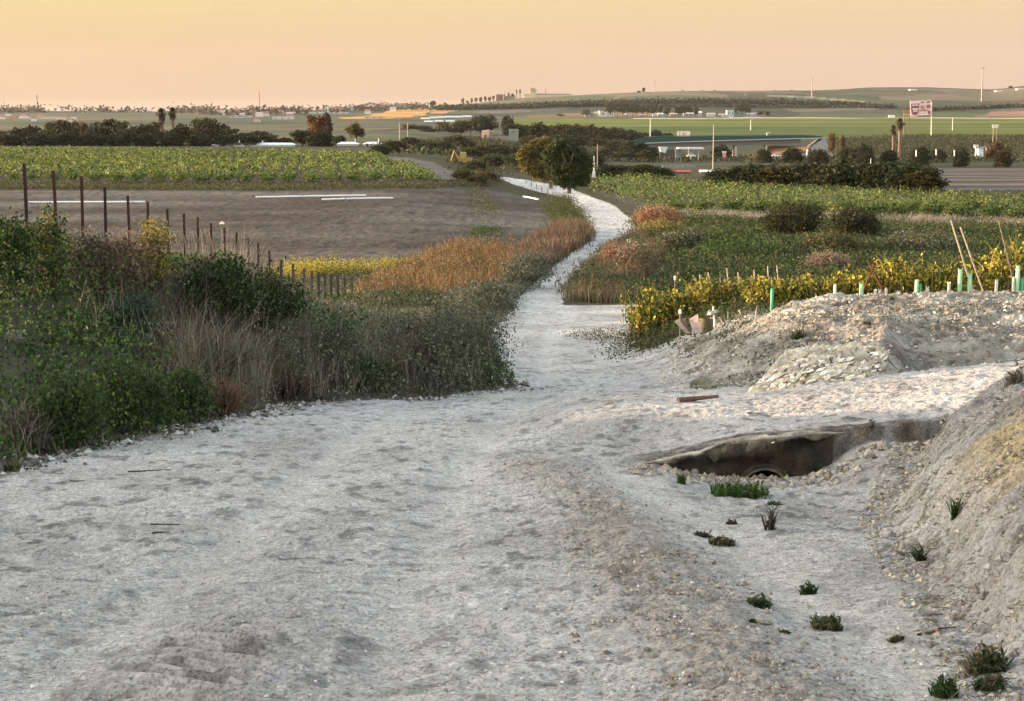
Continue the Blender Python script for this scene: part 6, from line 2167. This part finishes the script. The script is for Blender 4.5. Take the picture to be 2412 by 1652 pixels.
# small roadside billboard above the bridge
Y = 690
s = Y / F
g = onland(1610, Y)
e = thing("billboard", "small white hoarding, tinted as if sunlit, with red print above the bridge's left span", "billboard", g)
z3 = lambda v: T(v) * Y - g.z
part(e, "panel", M_SIGN, lambda m: m.box(-15 * s, 15 * s, 0, .3, z3(321.5), z3(309.5), (.85, .72, .60)))  # warm sunlight put into the white panel's colour
for (x0, x1, v0, v1, c) in ((-11, -8.5, 319, 311, (.75, .35, .25)), (-2.5, -.5, 318, 311.5, (.6, .12, .08)), (-.3, 1.5, 318, 315.5, (.6, .12, .08)), (3, 4.5, 318, 312, (.6, .16, .10)), (-15, 15, 322.6, 321.6, (.3, .08, .05))):
    part(e, "lettering", M_SIGN, lambda m: m.box(x0 * s, x1 * s, -.06, -.003, z3(v0), z3(v1), c))
for x in (-12, 12):
    part(e, "leg", M_METAL, lambda m: m.tube([(x * s, .4, -.5), (x * s, .4, z3(321))], .2, (.3, .25, .2), 6))

# big billboard on a mast
Y = 1040
s = Y / F
g = onland(2193, Y)
e = thing("billboard", "large pink and white hoarding with purple cup shape on a tall mast", "billboard", g)
X4 = lambda u: (u - 2193) * s
z4 = lambda v: T(v) * Y - g.z


def plate(m, P, y, c, th=.12):
    V = [(X4(u), y, z4(v)) for u, v in P] + [(X4(u), y + th, z4(v)) for u, v in P]
    n = len(P)
    Q = [(0, i, i + 1, i + 1) for i in range(1, n - 1)] + [(n, n + i + 1, n + i, n + i) for i in range(1, n - 1)] + [(i, (i + 1) % n, n + (i + 1) % n, n + i) for i in range(n)]
    m.faces(V, Q, c)


part(e, "panel", M_SIGN, lambda m: plate(m, [(2141, 238), (2190.5, 235.5), (2192.5, 273.5), (2144, 276)], 0, (.80, .52, .47), .5))
PUR, DRD, WHP = (.30, .10, .15), (.36, .08, .11), (.86, .70, .66)
part(e, "emblem", M_SIGN, lambda m: plate(m, [(2143.5, 245.5), (2162.5, 244.5), (2162, 262), (2160, 269), (2153, 272), (2147, 268), (2144.5, 258)], -.14, PUR))
for P in ([(2146, 247), (2160.5, 246.2), (2160.5, 249), (2146.3, 249.6)], [(2147, 255.5), (2161, 255), (2161, 258.5), (2147.3, 259)], [(2149, 260.5), (2159.5, 260), (2159.3, 263), (2149.5, 263.5)], [(2142.5, 240), (2164, 239), (2164, 243.5), (2142.8, 244.5)],
          [(2164.5, 244.5), (2179, 244), (2179, 247.5), (2164.5, 248)], [(2181, 243.5), (2190, 243), (2190, 246), (2181, 246.5)], [(2186, 256), (2191.5, 256), (2191.8, 263.5), (2188, 262)], [(2167, 263.5), (2184, 263), (2186, 271), (2167, 272)]):
    part(e, "print_patch", M_SIGN, lambda m: plate(m, P, -.28, WHP))
for (u, v, w, h) in ((2167.5, 240.5, 5, 3.2), (2181, 238.5, 6, 3.5), (2167.5, 249.5, 2.6, 3), (2168.3, 252.8, 1.6, 2.4), (2167.5, 255.5, 3.8, 2.2), (2173, 251, 1.4, 4.5), (2181, 247.8, 2, 7), (2184, 247.2, 1.6, 7), (2187, 248, 1.6, 6), (2173.5, 257, 3, 2),
                     (2147.5, 250.5, 1, 3.6), (2149.8, 250.3, 1, 3.8), (2152, 250.3, 1, 3.6), (2154.5, 250, 1, 3.8), (2157, 250, 1, 3.6), (2163.5, 260.6, 21, 1.4), (2171, 266, 4, 1), (2176.5, 265.5, 3.5, 1), (2183.5, 262, 5.5, 7), (2160, 273, 31, 1.6)):
    part(e, "lettering", M_SIGN, lambda m: plate(m, [(u, v), (u + w, v - w * .03), (u + w, v + h - w * .03), (u, v + h)], -.36, DRD if h < 5 else PUR))
part(e, "mast", M_METAL, lambda m: m.tube([(X4(2194.3), .9, -1), (X4(2193.6), .9, z4(290)), (X4(2192.6), .9, z4(240))], [.32, .30, .24], (.62, .60, .45), 10))
g = onland(2127, 1050)
s5 = 1050 / F
e = thing("sign_gantry", "rusty brown frame sign standing just left of the big hoarding", "sign", g)
z5 = lambda v: T(v) * 1050 - g.z
part(e, "panel", M_SIGN, lambda m: m.box(0, 16 * s5, 0, .2, z5(266), z5(259), (.42, .2, .1)))
part(e, "crossbar", M_SIGN, lambda m: m.box(0, 16 * s5, 0, .2, z5(272), z5(268.5), (.55, .42, .3)))
for x in (1.5, 14):
    part(e, "leg", M_METAL, lambda m: m.tube([(x * s5, .5, -1), (x * s5, .5, z5(260))], .28, (.2, .11, .06), 6))
g = onland(2343, 900)
s6 = 900 / F
e = thing("road_sign", "small round-topped cream sign on two legs at the far field's edge", "sign", g)
z6 = lambda v: T(v) * 900 - g.z
part(e, "panel", M_SIGN, lambda m: m.faces([(-8 * s6, 0, z6(293.5)), (8 * s6, 0, z6(293.5)), (6.5 * s6, 0, z6(302)), (-6.5 * s6, 0, z6(302)), (-8 * s6, .3, z6(293.5)), (8 * s6, .3, z6(293.5)), (6.5 * s6, .3, z6(302)), (-6.5 * s6, .3, z6(302))],
                                           [(0, 3, 2, 1), (4, 5, 6, 7), (0, 1, 5, 4), (1, 2, 6, 5), (2, 3, 7, 6), (3, 0, 4, 7)], (.80, .70, .50)))
for x in (-4, 4):
    part(e, "leg", M_METAL, lambda m: m.tube([(x * s6, .4, -.5), (x * s6, .4, z6(301))], .15, (.4, .3, .18), 6))

# pump house with white posts at right
g = G(2310, 374, 400)
Y = g.y
s = Y / F
e = thing("pump_house", "small white cabin framed by two white posts and tanks on top", "hut", g)
z7 = lambda v: T(v) * Y - g.z
part(e, "wall", M_WALL, lambda m: m.box(-6 * s, 6 * s, 0, 2, -1.5, z7(349), (.80, .82, .84)))
for x in (-11.5, 11.5):
    part(e, "post", M_WALL, lambda m: m.box((x - 1.4) * s, (x + 1.4) * s, -.4, .4, -1.5, z7(347), (.82, .82, .82)))
part(e, "roof", M_WALL, lambda m: m.box(-14 * s, 13 * s, -.5, 2.3, z7(349) + .003, z7(346.5), (.35, .34, .34)))
for k, x in enumerate((-14, -8)):
    part(e, "tank", M_WALL, lambda m: m.tube([(x * s, .4, z7(346.4)), (x * s, .4, z7(341.5))], .42, (.72, .64, .66), 12))
part(e, "side_ramp", M_WALL, lambda m: m.faces([(13.2 * s, -.6, z7(362)), (26 * s, -.6, z7(353)), (27 * s, -.6, z7(357)), (13.2 * s, -.6, z7(364)), (13.2 * s, .4, z7(362)), (26 * s, .4, z7(353)), (27 * s, .4, z7(357)), (13.2 * s, .4, z7(364))],
                                               [(0, 3, 2, 1), (4, 5, 6, 7), (0, 1, 5, 4), (1, 2, 6, 5), (2, 3, 7, 6), (3, 0, 4, 7)], (.75, .76, .78)))

# ------------------------------------------------------------------ masts and poles on the skyline
def mast(u, vt, vb, Y, r, label, col=(.22, .18, .17), steps=1):
    a = onland(u, Y)
    a.z = min(a.z, T(vb) * Y)
    b = Vector(PT(u, vt, Y))
    e = thing("radio_mast", label, "mast", a)
    h = b.z - a.z
    part(e, "shaft", M_METAL, lambda m: m.tube([(0, 0, 0), (0, 0, h * .6), (0, 0, h)], [r, r * .8, r * .5], col, 6))
    for k in range(steps):
        part(e, "crossbar", M_METAL, lambda m: m.box(-r * 2.2, r * 2.2, -r * .2, r * .2, h * (.93 - .12 * k), h * (.95 - .12 * k), col))
    return e


mast(8, 238, 262, 2900, 1.3, "faint pylon at the far left of the skyline", (.55, .40, .32), 2)
mast(88, 223, 262, 2900, 1.2, "tall pylon standing above the town at the left", (.30, .22, .2), 3)
mast(302, 249, 262, 2900, 1.1, "stubby dark mast on the left skyline", (.2, .15, .14))
mast(316, 240, 262, 2900, .8, "faint thin mast beside the stubby one", (.5, .38, .32))
mast(427, 248, 262, 2900, .7, "thin mast right of the two palms", (.4, .3, .27))
mast(611, 214, 266, 2900, 1.2, "tallest reddish mast rising from the town", (.32, .16, .13), 0)
mast(746, 248, 262, 2900, 1.0, "short mast on the town's right half", (.25, .18, .16))
mast(1021, 236, 250, 2950, 1.3, "dark stub of a mast at the ridge's left foot", (.2, .15, .14), 0)
mast(1187, 214, 228, 2950, 1.2, "brown mast among the ridge tree row", (.3, .17, .14), 0)
mast(1285, 208, 228, 2975, .9, "grey hooked mast beside the tower house", (.4, .33, .28))
mast(1541, 190, 220, 2900, .8, "slim pylon alone on the middle of the ridge", (.3, .25, .22), 2)
mast(1912, 180, 228, 2700, .8, "tall slim pylon on the ridge over the bridge", (.3, .27, .25), 1)
mast(2312, 156, 210, 2600, 1.2, "tallest thick pylon on the right ridge", (.28, .22, .2), 1)
# poles by the big trees
g = onland(1399, 262)
e = thing("utility_pole", "white-based utility pole with brackets right of the big trees", "pole", g)
s = 262 / F
hh = T(368) * 262 - g.z
part(e, "pole", M_METAL, lambda m: m.tube([(0, 0, 0), (0, 0, hh)], [.10, .07], (.62, .60, .56), 8))
part(e, "meter_box", M_METAL, lambda m: m.box(-.2, .2, -.25, .1, 0, 9 * s + .4, (.8, .8, .76)))
part(e, "bracket", M_METAL, lambda m: m.box(-.22, .22, -.04, .04, hh * .62, hh * .68, (.6, .58, .5)))
part(e, "bracket", M_METAL, lambda m: m.box(-.16, .16, -.04, .04, hh * .50, hh * .58, (.7, .68, .6)))
g = onland(1407, 320)
g.z = min(g.z, T(398) * 320)
hh = T(340) * 320 - g.z
pole("wooden_pole", "plain thin wooden pole behind the white-based one", "pole", [g, g + Vector((0, 0, hh))], .09, (.25, .2, .16))
for i, (u, v0, v1, Y) in enumerate(((941, 290, 318, 560), (960, 290, 305, 600))):
    a, b = Vector(PT(u, v1, Y)), Vector(PT(u, v0, Y))
    a.z = min(a.z, Z(a.x, Y))
    pole("wooden_pole", ["pale wooden pole, left of a pair above the left path", "pale wooden pole, right of a pair above the left path"][i], "pole", [a, b], .13, (.36, .3, .23))
# bright specks in the hedge: plastic sheets on posts
for i, (u, v, w) in enumerate(((1958, 401, 5), (2044, 406, 9), (2126, 406, 7), (2136, 408, 6))):
    Y = G(u, 441, 150).y - 4.5
    p = Vector(PT(u, v, Y))
    zg = Z(p.x, Y)
    e = thing("notice_board", ["tiny white board at the left of the long hedge", "widest white board before the long hedge", "small white board, left of two close together before the hedge", "small white board, right of two close together before the hedge"][i], "sign", (p.x, Y, zg))
    hh = p.z - zg
    part(e, "panel", M_SIGN, lambda m: m.box(-w * Y / F / 2, w * Y / F / 2, 0, .05, hh, hh + .16, (.8, .8, .78)))
    part(e, "stake", M_WOOD, lambda m: m.tube([(0, .09, -.2), (0, .09, hh + .1)], .03, (.15, .12, .09), 6))
# stakes along the left verge of the far track and pale posts
for i, (u, v, vb, Y) in enumerate(((1187, 394, 404, 262), (1478, 566, 585, 100), (1484, 566, 585, 99.5), (870, 622, 640, 84), (888, 622, 640, 84))):
    a, b = onland(u, Y), Vector(PT(u, v - 3, Y))
    pole("wooden_stake", ["thin white stake at the far end of the track", "left grey stake of a pair at the track's right bend", "right grey stake of a pair at the track's right bend", "left bare twig-like stake by the fallow plot", "right bare twig-like stake by the fallow plot"][i],
         "stake", [a, b], .035, (.45, .4, .34))
# cars on the far highway
for i, u in enumerate((1690, 1722, 1797, 1880, 2100, 2330)):
    g = onland(u, 2122)
    e = thing("car", "%s tiny vehicle from the left on the far bright highway" % ordw(i), "car", g, "vehicles on the far highway")
    L = 4.4 if i % 2 else 8
    part(e, "body", M_METAL, lambda m: m.box(-L / 2, L / 2, -1, 1, .4, 1.4 if i % 2 else 3.4, [(.15, .14, .14), (.6, .6, .6), (.2, .1, .1)][i % 3]))
    part(e, "cabin", M_METAL, lambda m: m.box(-L / 4, L / 5, -.9, .9, (1.4 if i % 2 else 3.4) + .003, 2.1 if i % 2 else 3.8, (.1, .1, .12)))

# haze: pale evening air
HZ = MB()
HZ.box(-16500, 16500, -60, 7600, -420, 260, (1, 1, 1))
_m, _n, _l = new_mat("evening_air")
_o = _n.new("ShaderNodeOutputMaterial")
_v = _n.new("ShaderNodeVolumePrincipled")
_v.inputs["Density"].default_value = HAZE_DENSITY
_v.inputs["Color"].default_value = (1, .97, .93, 1)
_v.inputs["Anisotropy"].default_value = 0.3
_l.new(_v.outputs[0], _o.inputs[1])
if HAZE_DENSITY > 0:
    tag(HZ.build("haze", _m), kind="stuff")

# ------------------------------------------------------------------ drop the patterns the copies were made from
for _l in PROTO.values():
    for _e in _l:
        for _c in list(_e.children):
            bpy.data.objects.remove(_c)
        bpy.data.objects.remove(_e)
